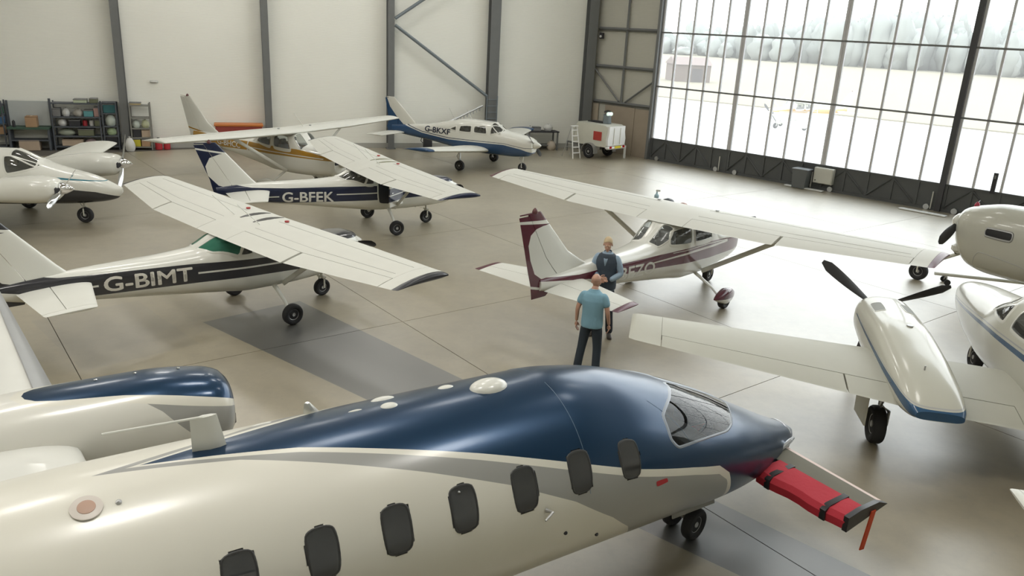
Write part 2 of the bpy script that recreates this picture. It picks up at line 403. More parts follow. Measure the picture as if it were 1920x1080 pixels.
def high_wing(name, label, pose, c):
    """a strutted high wing light aeroplane; c holds its measures and paint"""
    P = thing(name, label, 'aeroplane', (pose[0], pose[1], 0), R(pose[2]))
    F = Fus(c['fus']); fm = c['fus_mat']; wm = c.get('wing_mat', M_white2); trim = c['trim']
    # windows: list of (polygon, mode, side or None, glass)
    outs = []
    for poly, mode, sides, g in c['windows']:
        for sd in sides: outs.append((F.outline(poly if mode == 'z' else [(x, t*(sd or 1)) for x, t in poly], mode, sd), g))
    F.mesh('fuselage', fm, P, .04, 84, [o for o, g in outs])
    for o, g in outs: F.window(P, o, g, c.get('frame_mat', M_white))
    letters_on(F, c['reg'][0], *c['reg'][1:5], c['reg'][5], P, -1, slope=c['reg'][6] if len(c['reg']) > 6 else 0, bold=.02)
    me = letters_on(F, c['reg'][0], c['reg'][2], c['reg'][1], c['reg'][3], c['reg'][4], c['reg'][5], P, 1, bold=.02)
    # cabin fittings
    cx = c['cabin']
    for y in (-.25, .25):
        seat(P, cx, y, c['seat_z'])
        if c.get('rear_seat'): seat(P, cx-.95, y, c['seat_z']+.05)
    MB().box((cx+.75, 0, c['seat_z']+.42), (.16, .92, .26), rotM('Y', 12), .03).build('instrument_panel', M_dark, P)
    for y in (-.25, .25):
        MB().tube([(cx+.66, y, c['seat_z']+.38), (cx+.5, y, c['seat_z']+.4)], .012, 6).box((cx+.5, y, c['seat_z']+.42), (.03, .3, .04), None, .01).box((cx+.5, y-.13, c['seat_z']+.47), (.03, .04, .12)).box((cx+.5, y+.13, c['seat_z']+.47), (.03, .04, .12)).build('control_yoke', M_black, P)
    # wing
    sp = Span(c['wing'], .03, c.get('inc', .05)); tipy = c['wing'][-1][0]; fl = c['flap']; al = c['ail']; h = .74
    mb = MB()
    for sd in (-1, 1):
        sp.panel(mb, 0 if sd > 0 else 0.0, al[1], 0, h, sd, 5)
        sp.panel(mb, 0, fl[0], h-.001, 1, sd, 2)
    w = mb.build('wing', wm, P)
    for sd in (-1, 1):
        control(P, sp, 'flap', fl[0]+.01, fl[1], h, wm, sd)
        control(P, sp, 'aileron', al[0]+.015, al[1]-.01, h, wm, sd)
        mb = MB(); sp.panel(mb, al[1]+.004, tipy-.05, 0, 1, sd, 2); mb.build('wing_tip', c.get('tip_in', wm), P)
        mb = MB(); sp.panel(mb, tipy-.046, tipy, 0, 1, sd, 2, .07); mb.build('wing_tip_cap', c.get('tip_mat', trim), P)
        # strut
        st = c['strut']; xl, ch, zz, th = sp.at(st[3])
        MB().tube([(st[0], sd*st[1], st[2]), (xl-.35*ch, sd*st[3], zz-.05)], [.055, .055], 10, .42, up=(0, sd, .6)).build('wing_strut', M_white, P)
        # fuel cap, red placard, aileron stiffening ribs
        xl, ch, zz, th = sp.at(fl[0]+.55)
        MB().lathe([(-.01, .001), (.0, .045), (.022, .045), (.024, .001)], (xl-.24*ch, sd*(fl[0]+.18), zz+th*ch*.60), 'z', 14).build('fuel_cap', c.get('cap_mat', M_alu), P)
        for (nm, ya, yb, c0) in (('skin_lap', fl[0]+.05, al[1]-.1, .30), ('skin_lap', fl[0]+.05, al[1]-.1, .62)):
            rr = []
            for q in (ya, (ya+yb)/2, yb):
                xl, ch, zz, th = sp.at(q); yt = 5*th*(.2969*math.sqrt(c0)-.126*c0-.3516*c0*c0+.2843*c0**3-.1036*c0**4)+.03*4*c0*(1-c0)
                rr.append((xl-c0*ch, sd*q, zz+yt*ch-sp.inc*c0*ch+.001))
            MB().tube(rr, .0022, 5).build(nm, M_seam, P)
    if c.get('walk'):
        for y in (-.25, .25):
            xl, ch, zz, th = sp.at(abs(y)); rr = []
            rings = []
            for k in range(7):
                u = lerp(.10, .52, k/6); yt = 5*th*(.2969*math.sqrt(u)-.126*u-.3516*u*u+.2843*u**3-.1036*u**4)+.12*u*(1-u)
                wd = .075*math.sin(math.pi*(k+.4)/6.8)+.008
                z = zz+yt*ch-sp.inc*u*ch; rings.append([(xl-u*ch, y-wd, z-.004), (xl-u*ch, y+wd, z-.004), (xl-u*ch, y+wd, z+.004), (xl-u*ch, y-wd, z+.004)])
            MB().loft(rings).build('roof_skylight', c['walk'], P)  # dark skylights of the cabin roof, laid on the wing as solid strips
    for y, x in c.get('aerials', ()):
        xl, ch, zz, th = sp.at(abs(y))
        MB().tube([(x, y, zz+.1), (x-.45, y, zz+.55)], [.011, .007], 6).build('whip_aerial', M_white, P)
    # tail
    fin = Span(c['fin'], 0, vertical=True); hg = .57; z0, z1 = c['fin'][0][0], c['fin'][-1][0]
    mb = MB(); fin.panel(mb, c['fin_z'], z1, 0, hg, 1, 6); fin.panel(mb, z1-.001, z1+.02, 0, .95, 1, 1); mb.build('fin', c['fin_mat'], P)
    mb = MB(); fin.panel(mb, z0, z1-.03, hg+.012, 1, 1, 6); mb.build('rudder', c['fin_mat'], P)
    MB().lathe([(0, .05), (.03, .055), (.07, .04), (.10, .01)], (fin.at(z1)[0]-.18, 0, z1+.0), 'z', 12).build('beacon_lamp', mat('beacon_dark', (.10, .03, .03), .3), P)
    ht = Span(c['ht'], 0); ty = c['ht'][-1][0]
    mb = MB()
    for sd in (-1, 1): ht.panel(mb, .04, ty-.12, 0, .56, sd, 3)
    mb.build('tailplane', c.get('ht_mat', M_white2), P)
    for sd in (-1, 1):
        control(P, ht, 'elevator', .12, ty-.12, .56, c.get('ht_mat', M_white2), sd, gap=.012)
        mb = MB(); ht.panel(mb, ty-.115, ty-.04, 0, 1, sd, 2, .05); mb.build('tailplane_tip', c.get('ht_tip', M_white2), P)
    # undercarriage
    tr = c['track']/2; r = c['wr']; zb = c['leg_z']; lx = c.get('leg_x', 0.0)
    for sd in (-1, 1):
        MB().tube([(lx+.05, sd*.36, zb+.05), (lx+.04, sd*.5, zb-.02), (.02, sd*lerp(.5, tr, .55), lerp(zb, r, .55)), (0, sd*(tr-.11), r+.01), (0, sd*tr, r)], [.055, .055, .042, .034, .03], 8, .6, up=(0, 0, 1)).build('main_leg', M_white, P)
        wheel(P, (0, sd*tr, r), r, .155, hubm=c.get('hub_mat'))
        MB().box((-.02, sd*(tr-.105), r-.02), (.12, .03, .1), None, .01).build('brake_caliper', M_dark, P)
        if c.get('spats'):
            rings = []
            for k in range(15):
                q = k/14; x = lerp(.42, -.50, q); hh = .225*(math.sin(math.pi*(q*.86+.08))**.7)*(1 if q < .5 else lerp(1, .45, (q-.5)*2)); ww = .125*(math.sin(math.pi*min(1, q*.9+.07))**.7)
                zc = r+.05+.10*max(0, q-.45)
                rings.append([(x, sd*tr+ww*sgn(math.cos(a))*abs(math.cos(a))**.8, zc+hh*sgn(math.sin(a))*abs(math.sin(a))**.8*(.72 if math.sin(a) < 0 else 1)) for a in [2*math.pi*p/20 for p in range(20)]])
            MB().loft(rings).build('wheel_spat', c['spat_mat'], P)
    nr = c['nr']; nx = c['wb']
    wheel(P, (nx, 0, nr), nr, .14, c.get('nose_yaw', 0), hubm=c.get('hub_mat'))
    mb = MB().tube([(nx-.02, 0, zb+.25), (nx, 0, nr*2+.06)], .032, 10)
    for sd in (-1, 1): mb.tube([(nx, sd*.03, nr*2+.06), (nx, sd*.1, nr*2+.0), (nx, sd*.1, nr)], .02, 8)
    mb.box((nx, 0, nr*2+.05), (.09, .24, .05), None, .015); mb.build('nose_leg', M_white, P)
    MB().tube([(nx-.06, 0, nr*2+.16), (nx-.13, 0, nr*2+.26), (nx-.05, 0, nr*2+.36)], .014, 6).build('torque_link', M_alu, P)
    MB().tube([(nx-.25, .12, zb+.04), (nx-.32, .12, zb-.14)], .028, 8).build('exhaust_pipe', M_hub, P)
    # power plant
    pr = c['prop']; prop(P, pr[0], pr[1], 2, pr[2], c.get('blade_mat'), spinm=c.get('spin_mat'))
    fx = F.x1
    MB().box((fx-.03, -.24, pr[0][2]+.02), (.1, .2, .14), None, .03).box((fx-.03, .24, pr[0][2]+.02), (.1, .2, .14), None, .03).build('air_intake', M_dark, P)
    return P, F, sp

# ---------------------------------------------------------------- hangar shell
U = Vector((.93860, .34501, 0)); U.normalize(); MN = Vector((-U.y, U.x, 0)); BOFF = 38.71     # back wall: along U, inward is -MN
D = Vector((.713, -.701, 0)); D.normalize(); DN = Vector((-D.y, D.x, 0)); DOFF = 32.9            # door wall: along D, inward is -DN
AU, AD = math.atan2(U.y, U.x), math.atan2(D.y, D.x)
def BW(s, off=0.0, z=0.0): return U*s + MN*(BOFF-off) + Vector((0, 0, z))
def DW(s, off=0.0, z=0.0): return D*s + DN*(DOFF-off) + Vector((0, 0, z))
_det = U.x*(-D.y) - (-D.x)*U.y
_r = DN*DOFF - MN*BOFF
S_C = (_r.x*(-D.y) + D.x*_r.y)/_det                                   # back wall coordinate of the corner
CORNER = U*S_C + MN*BOFF; D_C = CORNER.dot(D)
HT = 17.4
def wall_mat(name, col, rib=True):
    m = mat(name, col, .55, var=.03, scale=.6)
    t = m.node_tree; b = t.nodes['Principled BSDF']; tc = t.nodes.new('ShaderNodeTexCoord'); w = t.nodes.new('ShaderNodeTexWave')
    w.bands_direction = 'Z'; w.inputs['Scale'].default_value = 5.5; w.wave_profile = 'SIN'
    t.links.new(tc.outputs['Object'], w.inputs['Vector']); bp = t.nodes.new('ShaderNodeBump'); bp.inputs['Strength'].default_value = .22; bp.inputs['Distance'].default_value = .02
    t.links.new(w.outputs['Fac'], bp.inputs['Height']); t.links.new(bp.outputs['Normal'], b.inputs['Normal']); return m
M_wall = wall_mat('white_cladding', (.87, .87, .81))
M_wall2 = wall_mat('shaded_end_cladding', (.50, .49, .43))  # end wall's dimmer light put into a darker cladding colour
M_ceil = mat('ceiling_cladding', (.66, .66, .63), .7)
M_board = mat('brown_fibre_board', (.36, .30, .235), .7, var=.08)
M_lamp = mat('lamp_diffuser', (.9, .9, .9), .4, emit=(1, .98, .94), es=3.0)
def struct(o): o['kind'] = 'structure'; return o
def wall_box(name, P0, ang, L_, th, h, m, z0=0.0):
    """wall running from P0 along ang for L_, thickness behind it (left of direction)"""
    mb = MB().box((L_/2, th/2, z0+h/2), (L_, th, h)); o = mb.build(name, m, smooth=False); o.location = (P0.x, P0.y, 0); o.rotation_euler = (0, 0, ang); return struct(o)
LB = -26.0                                                              # left end of the back wall
wall_back = wall_box('wall_back', BW(LB, 0), AU, S_C-LB+.2, .2, HT, M_wall)
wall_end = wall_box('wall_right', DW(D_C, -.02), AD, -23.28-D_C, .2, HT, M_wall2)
DEND = 14.0
A0, A1, A2 = BW(LB), Vector((-20.0, -9.0, 0)), Vector((26.0, -9.0, 0)); A3 = DW(DEND)
for nm, a, b in (('wall_left', A0, A1), ('wall_front', A1, A2), ('wall_side', A2, A3)):
    v = b - a; an = math.atan2(v.y, v.x)
    mb = MB().box((v.length/2, -.12, HT/2), (v.length, .2, HT)); o = mb.build(nm, M_wall, smooth=False); o.location = a; o.rotation_euler = (0, 0, an); struct(o)
poly = [BW(LB, -.2), CORNER + MN*.2 + DN*.2, DW(DEND, -.3), A2 + Vector((.3, -.3, 0)), A1 + Vector((-.3, -.3, 0))]
struct(MB().prism([(p.x, p.y) for p in poly], HT, HT+.15, 'z').build('ceiling', M_ceil, smooth=False))
# band of wall above the doors
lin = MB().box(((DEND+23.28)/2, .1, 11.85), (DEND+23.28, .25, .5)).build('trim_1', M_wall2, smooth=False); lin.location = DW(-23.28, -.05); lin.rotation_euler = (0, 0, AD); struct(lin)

# floor: concrete slabs with sawn joints on a sub-base
def floor_mat():
    m = bpy.data.materials.new('sealed_concrete'); m.use_nodes = True; t = m.node_tree; N = t.nodes; L = t.links; b = N['Principled BSDF']
    g = N.new('ShaderNodeNewGeometry'); pos = g.outputs['Position']
    def noise(sc, det=6, rough=.6):
        n = N.new('ShaderNodeTexNoise'); n.inputs['Scale'].default_value = sc; n.inputs['Detail'].default_value = det; n.inputs['Roughness'].default_value = rough; L.new(pos, n.inputs['Vector']); return n.outputs['Fac']
    def ramp(f, stops):
        r = N.new('ShaderNodeValToRGB'); e = r.color_ramp.elements
        while len(e) < len(stops): e.new(.5)
        for q, (p, c) in zip(e, stops): q.position = p; q.color = c + (1,)
        L.new(f, r.inputs[0]); return r.outputs[0]
    def mix(f, a, c, mode='MIX'):
        q = N.new('ShaderNodeMix'); q.data_type = 'RGBA'; q.blend_type = mode
        for k, s_ in (('Factor', f), ('A', a), ('B', c)):
            if hasattr(s_, 'is_linked'): L.new(s_, q.inputs[k])
            else: q.inputs[k].default_value = s_ if k == 'Factor' else tuple(s_) + (1,)
        return q.outputs['Result']
    def math_(op, a, c):
        q = N.new('ShaderNodeMath'); q.operation = op
        for i, s_ in enumerate((a, c)):
            if hasattr(s_, 'is_linked'): L.new(s_, q.inputs[i])
            else: q.inputs[i].default_value = s_
        return q.outputs[0]
    base = ramp(noise(.35), [(.3, (.24, .202, .128)), (.52, (.295, .254, .168)), (.72, (.34, .298, .208))])
    fine = ramp(noise(3.2, 8, .7), [(.25, (.82, .81, .8)), (.6, (1.05, 1.05, 1.05))])
    c = mix(1.0, base, fine, 'MULTIPLY')
    oi = N.new('ShaderNodeObjectInfo'); tone = ramp(oi.outputs['Random'], [(0, (.93, .93, .93)), (1, (1.05, 1.05, 1.04))]); c = mix(1.0, c, tone, 'MULTIPLY')
    # dark scuffs and spots
    sp = ramp(noise(4.0, 8, .75), [(.56, (0, 0, 0)), (.80, (1, 1, 1))]); c = mix(math_('MULTIPLY', sp, .45), c, (.12, .105, .085))
    # roof shadow painted in as a darker strip, parallel to the doors
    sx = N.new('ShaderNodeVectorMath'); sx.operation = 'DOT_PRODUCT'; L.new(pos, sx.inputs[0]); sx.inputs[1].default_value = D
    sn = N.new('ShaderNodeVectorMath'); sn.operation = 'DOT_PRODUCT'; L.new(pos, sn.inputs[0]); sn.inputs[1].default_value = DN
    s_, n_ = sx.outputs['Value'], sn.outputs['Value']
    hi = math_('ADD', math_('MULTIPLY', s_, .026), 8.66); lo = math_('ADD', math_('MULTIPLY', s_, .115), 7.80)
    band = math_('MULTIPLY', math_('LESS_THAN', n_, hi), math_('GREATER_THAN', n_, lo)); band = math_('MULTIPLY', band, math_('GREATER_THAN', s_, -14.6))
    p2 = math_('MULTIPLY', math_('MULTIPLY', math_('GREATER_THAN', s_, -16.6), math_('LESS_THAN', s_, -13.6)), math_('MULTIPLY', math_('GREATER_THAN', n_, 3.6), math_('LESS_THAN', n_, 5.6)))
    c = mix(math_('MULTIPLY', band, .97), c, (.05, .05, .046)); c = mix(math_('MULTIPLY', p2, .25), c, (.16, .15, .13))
    L.new(c, b.inputs['Base Color'])
    ro = N.new('ShaderNodeMapRange'); ro.inputs['To Min'].default_value = .46; ro.inputs['To Max'].default_value = .62; L.new(noise(1.1, 5), ro.inputs['Value']); L.new(ro.outputs[0], b.inputs['Roughness'])
    b.inputs['Specular IOR Level'].default_value = 1.0; b.inputs['IOR'].default_value = 1.7; b.inputs['Coat Weight'].default_value = 1.0; b.inputs['Coat IOR'].default_value = 2.1; b.inputs['Coat Roughness'].default_value = .38
    bp = N.new('ShaderNodeBump'); bp.inputs['Strength'].default_value = .06; bp.inputs['Distance'].default_value = .02; L.new(noise(2.4, 4), bp.inputs['Height']); L.new(bp.outputs['Normal'], b.inputs['Normal'])
    return m
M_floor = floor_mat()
M_joint = mat('joint_filler', (.11, .10, .085), .8)
floor = struct(MB().prism([(p.x, p.y) for p in poly], -.25, -.012, 'z').build('floor', M_joint, smooth=False))
fa = AD - R(7.2); fd = Vector((math.cos(fa), math.sin(fa), 0)); fn = Vector((-fd.y, fd.x, 0)); FS = 5.9; o0 = D*-6.4 + DN*8.55
inner = [BW(LB, .0), CORNER, DW(DEND, .0), A2, A1]
def clip(poly_, nrm, off):
    out = []
    for i in range(len(poly_)):
        a, b = poly_[i], poly_[(i+1) % len(poly_)]; da, db = a.dot(nrm)-off, b.dot(nrm)-off
        if da <= 0: out.append(a)
        if (da < 0 < db) or (db < 0 < da): out.append(a + (b-a)*(da/(da-db)))
    return out
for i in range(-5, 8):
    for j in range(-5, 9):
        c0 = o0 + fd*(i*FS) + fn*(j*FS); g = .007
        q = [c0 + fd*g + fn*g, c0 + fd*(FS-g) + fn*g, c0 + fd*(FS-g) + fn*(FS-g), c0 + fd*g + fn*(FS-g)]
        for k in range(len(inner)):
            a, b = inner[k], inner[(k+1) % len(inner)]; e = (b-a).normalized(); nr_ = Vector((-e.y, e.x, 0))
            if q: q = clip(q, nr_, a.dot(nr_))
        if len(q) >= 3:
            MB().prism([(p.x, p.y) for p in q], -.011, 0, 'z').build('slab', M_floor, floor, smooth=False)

# steel columns of the back wall, bracing, sheeting rails
def ibeam(name, L_, w, d, m, th=.028):
    mb = MB().box((0, 0, L_/2), (w, th, L_)).box((0, d, L_/2), (w, th, L_)).box((0, d/2, L_/2), (th, d, L_)); return mb
def column(s, off=.0, w=.30, d=.42):
    o = ibeam('column', HT, w, d, M_steel).box((0, d/2, .02), (w+.12, d+.1, .04)).build('steel_column', M_steel, smooth=False); o.location = BW(s, d+.02); o.rotation_euler = (0, 0, AU); return struct(o)
for s in (-21.3, -15.6, -9.9, -4.22, 1.78, 7.42): column(s)
column(12.52, w=.5); column(17.72, w=.5)
def bar(name, a, b, r, m, flat=1.0): return MB().tube([a, b], r, 8, flat).build(name, m)
br = bar('diagonal_brace', BW(7.62, .36, 5.75), BW(12.25, .36, 2.6), .075, M_steel2); struct(br)
br = bar('diagonal_brace', BW(7.62, .36, 6.05), BW(12.25, .36, 9.2), .075, M_steel2); struct(br)
struct(MB().box((0, 0, .12), (S_C-LB-.6, .06, .24)).build('baseboard_back', mat('grey_skirting', (.42, .42, .39), .6), smooth=False)).matrix_world = Matrix.Translation(BW((S_C+LB)/2, .04)) @ Matrix.Rotation(AU, 4, 'Z')
ew = bpy.data.objects.new('wall_right_framing', None); link(ew); ew.location = DW(0); ew.rotation_euler = (0, 0, AD); struct(ew)
def rail(a, b, r=.07): MB().tube([(a[0], -.10, a[1]), (b[0], -.10, b[1])], r, 4).build('sheeting_rail', M_steel, ew, smooth=False)
for z in (2.52, 4.28, 6.1, 7.9, 9.7, 11.5, 13.3, 15.1): rail((D_C+.3, z), (-23.25, z), .085)
rail((-25.2, 2.52), (-25.2, 17.2)); rail((-27.15, 4.2), (-25.35, 2.62), .05); rail((-23.3, 3.75), (-24.95, 2.6), .05)
for nm, s0, s1, z1 in (('fibre_board', -26.2, -24.3, 2.38), ('fibre_board', -24.28, -23.32, 2.36)):
    MB().box(((s0+s1)/2, -.06, z1/2), (s1-s0, .03, z1)).build(nm, M_board, ew, smooth=False)
MB().box((-27.1, -.06, 1.2), (.9, .03, 2.4)).build('fibre_board', mat('pale_brown_board', (.42, .36, .28), .7), ew, smooth=False)
MB().box((-23.22, -.12, 8.6), (.14, .3, 17.2)).build('door_jamb', M_steel, ew, smooth=False)

# sliding glazed doors, leaf by leaf
M_doorsteel = mat('dark_grey_door_steel', (.085, .09, .092), .5, var=.1)
M_mull = mat('grey_mullion', (.56, .56, .58), .45)
ZT = (1.03, 3.55, 6.05, 8.55, 11.6)
def door_leaf(idx, s0, s1, off=0.0, post=None, brace=((0, 1), (2, 1), (2, 3), (4, 3))):
    d = bpy.data.objects.new('door_%d' % idx, None); link(d); d.location = DW(s0, off); d.rotation_euler = (0, 0, AD); struct(d); L_ = s1-s0
    MB().box((L_/2, 0, .56), (L_, .06, .92)).build('bottom_panel', M_doorsteel, d, smooth=False)
    MB().box((L_/2, -.01, .06), (L_, .14, .10)).build('bottom_rail', M_doorsteel, d, smooth=False)
    nb = 5; xs = [L_*i/nb for i in range(nb+1)]
    for i, x in enumerate(xs):
        e = .05 if i == 0 else -.05 if i == nb else 0
        w = .10 if i in (0, nb) else .085
        if post and i == nb: MB().box((x-.09, -.06, 5.8), (.20, .24, 11.6)).build('end_post', mat('dark_end_post', (.05, .05, .055), .5), d, smooth=False)
        else: MB().box((x+e, -.02, (ZT[0]+ZT[4])/2), (w, .10, ZT[4]-ZT[0])).build('mullion', M_mull, d, smooth=False)
        MB().box((x+e, -.05, .56), (.1, .06, .92)).build('panel_stud', M_doorsteel, d, smooth=False)
    for z in ZT[1:]: MB().box((L_/2, -.03, z), (L_, .09, .07)).build('transom', M_steel, d, smooth=False)
    MB().box((L_/2, -.03, ZT[0]), (L_, .10, .07)).build('sill_rail', M_doorsteel, d, smooth=False)
    for a, b in brace:
        MB().tube([(xs[a], -.06, .10 if a % 2 == 0 else .98), (xs[b], -.06, .98 if b % 2 else .10)], .035, 4).build('panel_brace', M_doorsteel, d, smooth=False)
    for i in range(nb):
        for k in range(4):
            MB().box(((xs[i]+xs[i+1])/2, .02, (ZT[k]+ZT[k+1])/2), (L_/nb-.05, .012, ZT[k+1]-ZT[k]-.04)).build('pane', G_pane, d, smooth=False)
    for x in (.5, L_-.5):
        MB().lathe([(-.05, .02), (-.05, .11), (.05, .11), (.05, .02)], (x, -.12, .11), 'y', 16).build('roller', M_alu, d)
    MB().tube([(L_-.35, -.13, .05), (L_-.35, -.13, .72)], .025, 6).build('drop_bolt', mat('pale_bolt', (.6, .6, .56), .5), d)
leafs = [(-23.14, -18.80, 0), (-18.79, -14.29, 0), (-14.28, -9.42, 0.0), (-9.41, -4.76, 0), (-4.75, -.06, 0), (-.05, 4.64, 0), (4.65, 9.34, 0), (9.35, 13.9, 0)]
for i, (a, b, o) in enumerate(leafs): door_leaf(i+1, a, b, o, post=(i == 2))
struct(MB().box((0, 0, .005), (37.2, .12, .012)).build('trim_2', M_steel, smooth=False)).matrix_world = Matrix.Translation(DW(-4.6, .06)) @ Matrix.Rotation(AD, 4, 'Z')

# unseen gable glazing, added above the doors to brighten the floor's reflection
gl_ = bpy.data.objects.new('added_gable_window', None); link(gl_); gl_.location = DW(-23.2); gl_.rotation_euler = (0, 0, AD); struct(gl_)
for i in range(8):
    MB().box((4.65*i+2.32, .02, 14.7), (4.5, .012, 5.1)).build('pane', G_pane, gl_, smooth=False)
    MB().box((4.65*i, -.02, 14.7), (.12, .14, 5.2)).build('mullion', M_mull, gl_, smooth=False)
MB().box((18.6, -.02, 17.3), (37.2, .14, .2)).build('head_rail', M_mull, gl_, smooth=False)

# ceiling lamps
lampn = 0
for i in range(4):
    for j in range(5):
        p = Vector((-17.5 + i*7.6 + j*.9, 3.0 + j*7.6 + i*1.2, 0))
        if p.dot(DN) > DOFF - 1.5 or p.dot(MN) > BOFF - 1.5: continue
        o = thing('high_bay_lamp', 'square white high bay lamp under the roof', 'lamp', (p.x, p.y, 13.2), AD, 'high bay lamps under the roof')
        MB().box((0, 0, .1), (1.9, 1.9, .2), None, .04).build('housing', M_alu, o); MB().box((0, 0, -.01), (1.8, 1.8, .02)).build('diffuser', M_lamp, o, smooth=False)
        MB().tube([(0, 0, .2), (0, 0, 4.18)], .03, 6).build('hanger', M_steel, o)
        la = bpy.data.lights.new('lamp_light', 'AREA'); la.shape = 'SQUARE'; la.size = 1.7; la.energy = LAMP_WATTS * ((1.6, 1.0, .35, .45, .9), (1.6, .85, .5, .5, .7), (1.4, .55, .4, .4, .3), (1.1, .2, .08, .08, .08))[i][j]; la.color = (1, .97, .91)
        lo = link(bpy.data.objects.new('lamp_light', la)); lo.parent = o; lo.location = (0, 0, -.05)

# outside: apron, field, wood, a shed
struct(MB().box((60, 60, -.35), (700, 700, .2)).build('ground', mat('concrete_apron', (.50, .50, .49), .8), smooth=False))
M_field = mat('dry_grass_field', (.188, .167, .115), .9, scale=.02, var=.08)
f1 = DN; 
fld = MB().box((0, 0, -.2), (700, 420, .14)).build('field', M_field, smooth=False); fld.location = DN*(78+210) ; fld.rotation_euler = (0, 0, AD+R(6)); tag(fld, kind='structure')
M_tree = mat('hazy_foliage', (.225, .24, .225), .9, scale=.08, var=.2)
mb = MB(); rr = random.Random(3)
for k in range(650):
    s = rr.uniform(-200, 200); dd = 262 + rr.uniform(0, 60) + s*.06; c = D*s + DN*dd; h = rr.uniform(7, 13) + 4*math.sin(s*.045) + (dd-262)*.06; w = rr.uniform(2, 4.5); rings = []
    for q in range(7):
        a = q/6; rad = w*(math.sin(math.pi*(a*.8+.14))**.6)
        rings.append([(c.x + math.cos(2*math.pi*p/10)*rad*rr.uniform(.7, 1.2), c.y + math.sin(2*math.pi*p/10)*rad*rr.uniform(.7, 1.2), h*a + rr.uniform(-.5, .5) - .3) for p in range(10)])
    mb.loft(rings)
tag(mb.build('woodland', M_tree, angle=180), 'pale hazy woodland along the far edge of the dry field', 'trees', kind='stuff')

# ---------------------------------------------------------------- the high wing aeroplanes
WH = (.68, .68, .63)
CH, NV, MR, GD = (.028, .028, .033), (.008, .014, .045), (.085, .008, .022), (.36, .19, .02)
K152 = [(2.25,.33,1.36,.80,1.08,2.4),(2.08,.43,1.42,.66,1.08,2.8),(1.25,.51,1.47,.58,1.05,3.2),(.95,.52,1.52,.57,1.05,3.4),(.45,.53,1.85,.56,1.1,3.8),(-.45,.53,1.86,.58,1.1,3.8),(-.95,.49,1.76,.64,1.12,3.4),(-1.45,.42,1.56,.70,1.13,3.0),(-2.2,.34,1.53,.80,1.18,2.8),(-3.2,.24,1.53,.93,1.25,2.6),(-4.2,.13,1.5,1.08,1.3,2.4),(-4.7,.06,1.45,1.2,1.32,2.2)]
K172 = [(2.3,.36,1.42,.82,1.12,2.4),(2.12,.46,1.48,.68,1.1,2.8),(1.25,.53,1.54,.60,1.08,3.2),(.95,.54,1.60,.58,1.1,3.4),(.45,.56,2.01,.57,1.15,3.8),(-.55,.56,2.03,.60,1.15,3.8),(-1.05,.51,1.95,.67,1.15,3.4),(-1.75,.43,1.58,.76,1.17,3.0),(-2.6,.35,1.54,.87,1.2,2.8),(-3.6,.25,1.54,1.0,1.25,2.6),(-4.6,.14,1.52,1.1,1.3,2.4),(-5.3,.06,1.48,1.25,1.35,2.2)]
W152 = [(0,.60,1.63,1.86,.13),(2.5,.60,1.63,1.88,.13),(5.08,.52,1.13,1.93,.11)]
W172 = [(0,.52,1.65,2.03,.13),(2.5,.52,1.65,2.06,.13),(5.45,.44,1.14,2.14,.11)]
F152 = [(1.08,-3.9,.78,0,.09),(1.38,-3.5,1.28,0,.09),(1.66,-3.78,1.06,0,.085),(2.62,-4.62,.58,0,.08)]
F172 = [(1.12,-4.6,.9,0,.09),(1.40,-3.6,1.95,0,.06),(1.66,-4.08,1.56,0,.07),(1.89,-4.47,1.24,0,.08),(2.76,-5.36,.62,0,.08)]
H152 = [(0,-3.28,1.2,1.30,.09),(1.5,-3.72,.78,1.31,.08)]
H172 = [(0,-4.05,1.24,1.27,.09),(1.7,-4.53,.70,1.27,.08)]
win152 = [([(.44,1.36),(-.34,1.37),(-.34,1.80),(.22,1.80)], 'z', (-1, 1), None), ([(-.43,1.38),(-.72,1.39),(-.56,1.76),(-.43,1.80)], 'z', (-1, 1), None),
          ([(.90,-58),(.90,-3),(.46,-3),(.46,-44)], 't', (1, -1), None), ([(-1.40,-4),(-.93,-4),(-.70,-38),(-.62,-66),(-.74,-80),(-1.22,-50)], 't', (1, -1), None)]
win172 = [([(.50,1.42),(-.40,1.44),(-.40,1.89),(.26,1.90)], 'z', (-1, 1), None), ([(-.52,1.44),(-1.36,1.53),(-1.20,1.82),(-.52,1.89)], 'z', (-1, 1), None),
          ([(.92,-58),(.92,-3),(.50,-3),(.50,-44)], 't', (1, -1), None), ([(-1.70,-4),(-1.10,-4),(-1.06,-34),(-1.30,-52),(-1.66,-42)], 't', (1, -1), None)]
def wins(ws, side_g, rear_g): return [(w[0], 'z' if w[1] == 'z' else 'xt', w[2], side_g if i < 3 else rear_g) for i, w in enumerate(ws)]
def side_livery(name, c1, top, bot, lines, extra=()):
    return livery(name, WH, [(c1, bot, top)] + list(lines) + list(extra), 'z')
def fin_mask(name, col, bnd, strip=None, low=None):
    b = [(WH, bnd, None)]
    if strip: b.append((WH, strip[0], strip[1]))
    if low: b.append((WH, low[0], low[1]))
    return livery(name, col, b, 'x')
base152 = dict(fus=K152, wing=W152, flap=(.56, 2.5), ail=(2.55, 4.75), fin=F152, fin_z=1.40, ht=H152, track=2.31, wb=1.47, wr=.215, nr=.19, leg_z=.62, cabin=-.02, seat_z=.95, strut=(.22, .5, .66, 2.45), prop=((2.27, 0, 1.10), .92, 171))
base172 = dict(fus=K172, wing=W172, flap=(.58, 2.6), ail=(2.65, 5.1), fin=F172, fin_z=1.42, ht=H172, track=2.54, wb=1.65, wr=.21, nr=.20, leg_z=.64, cabin=.02, seat_z=.97, strut=(.2, .53, .68, 2.65), prop=((2.32, 0, 1.14), .95, 143), rear_seat=True)

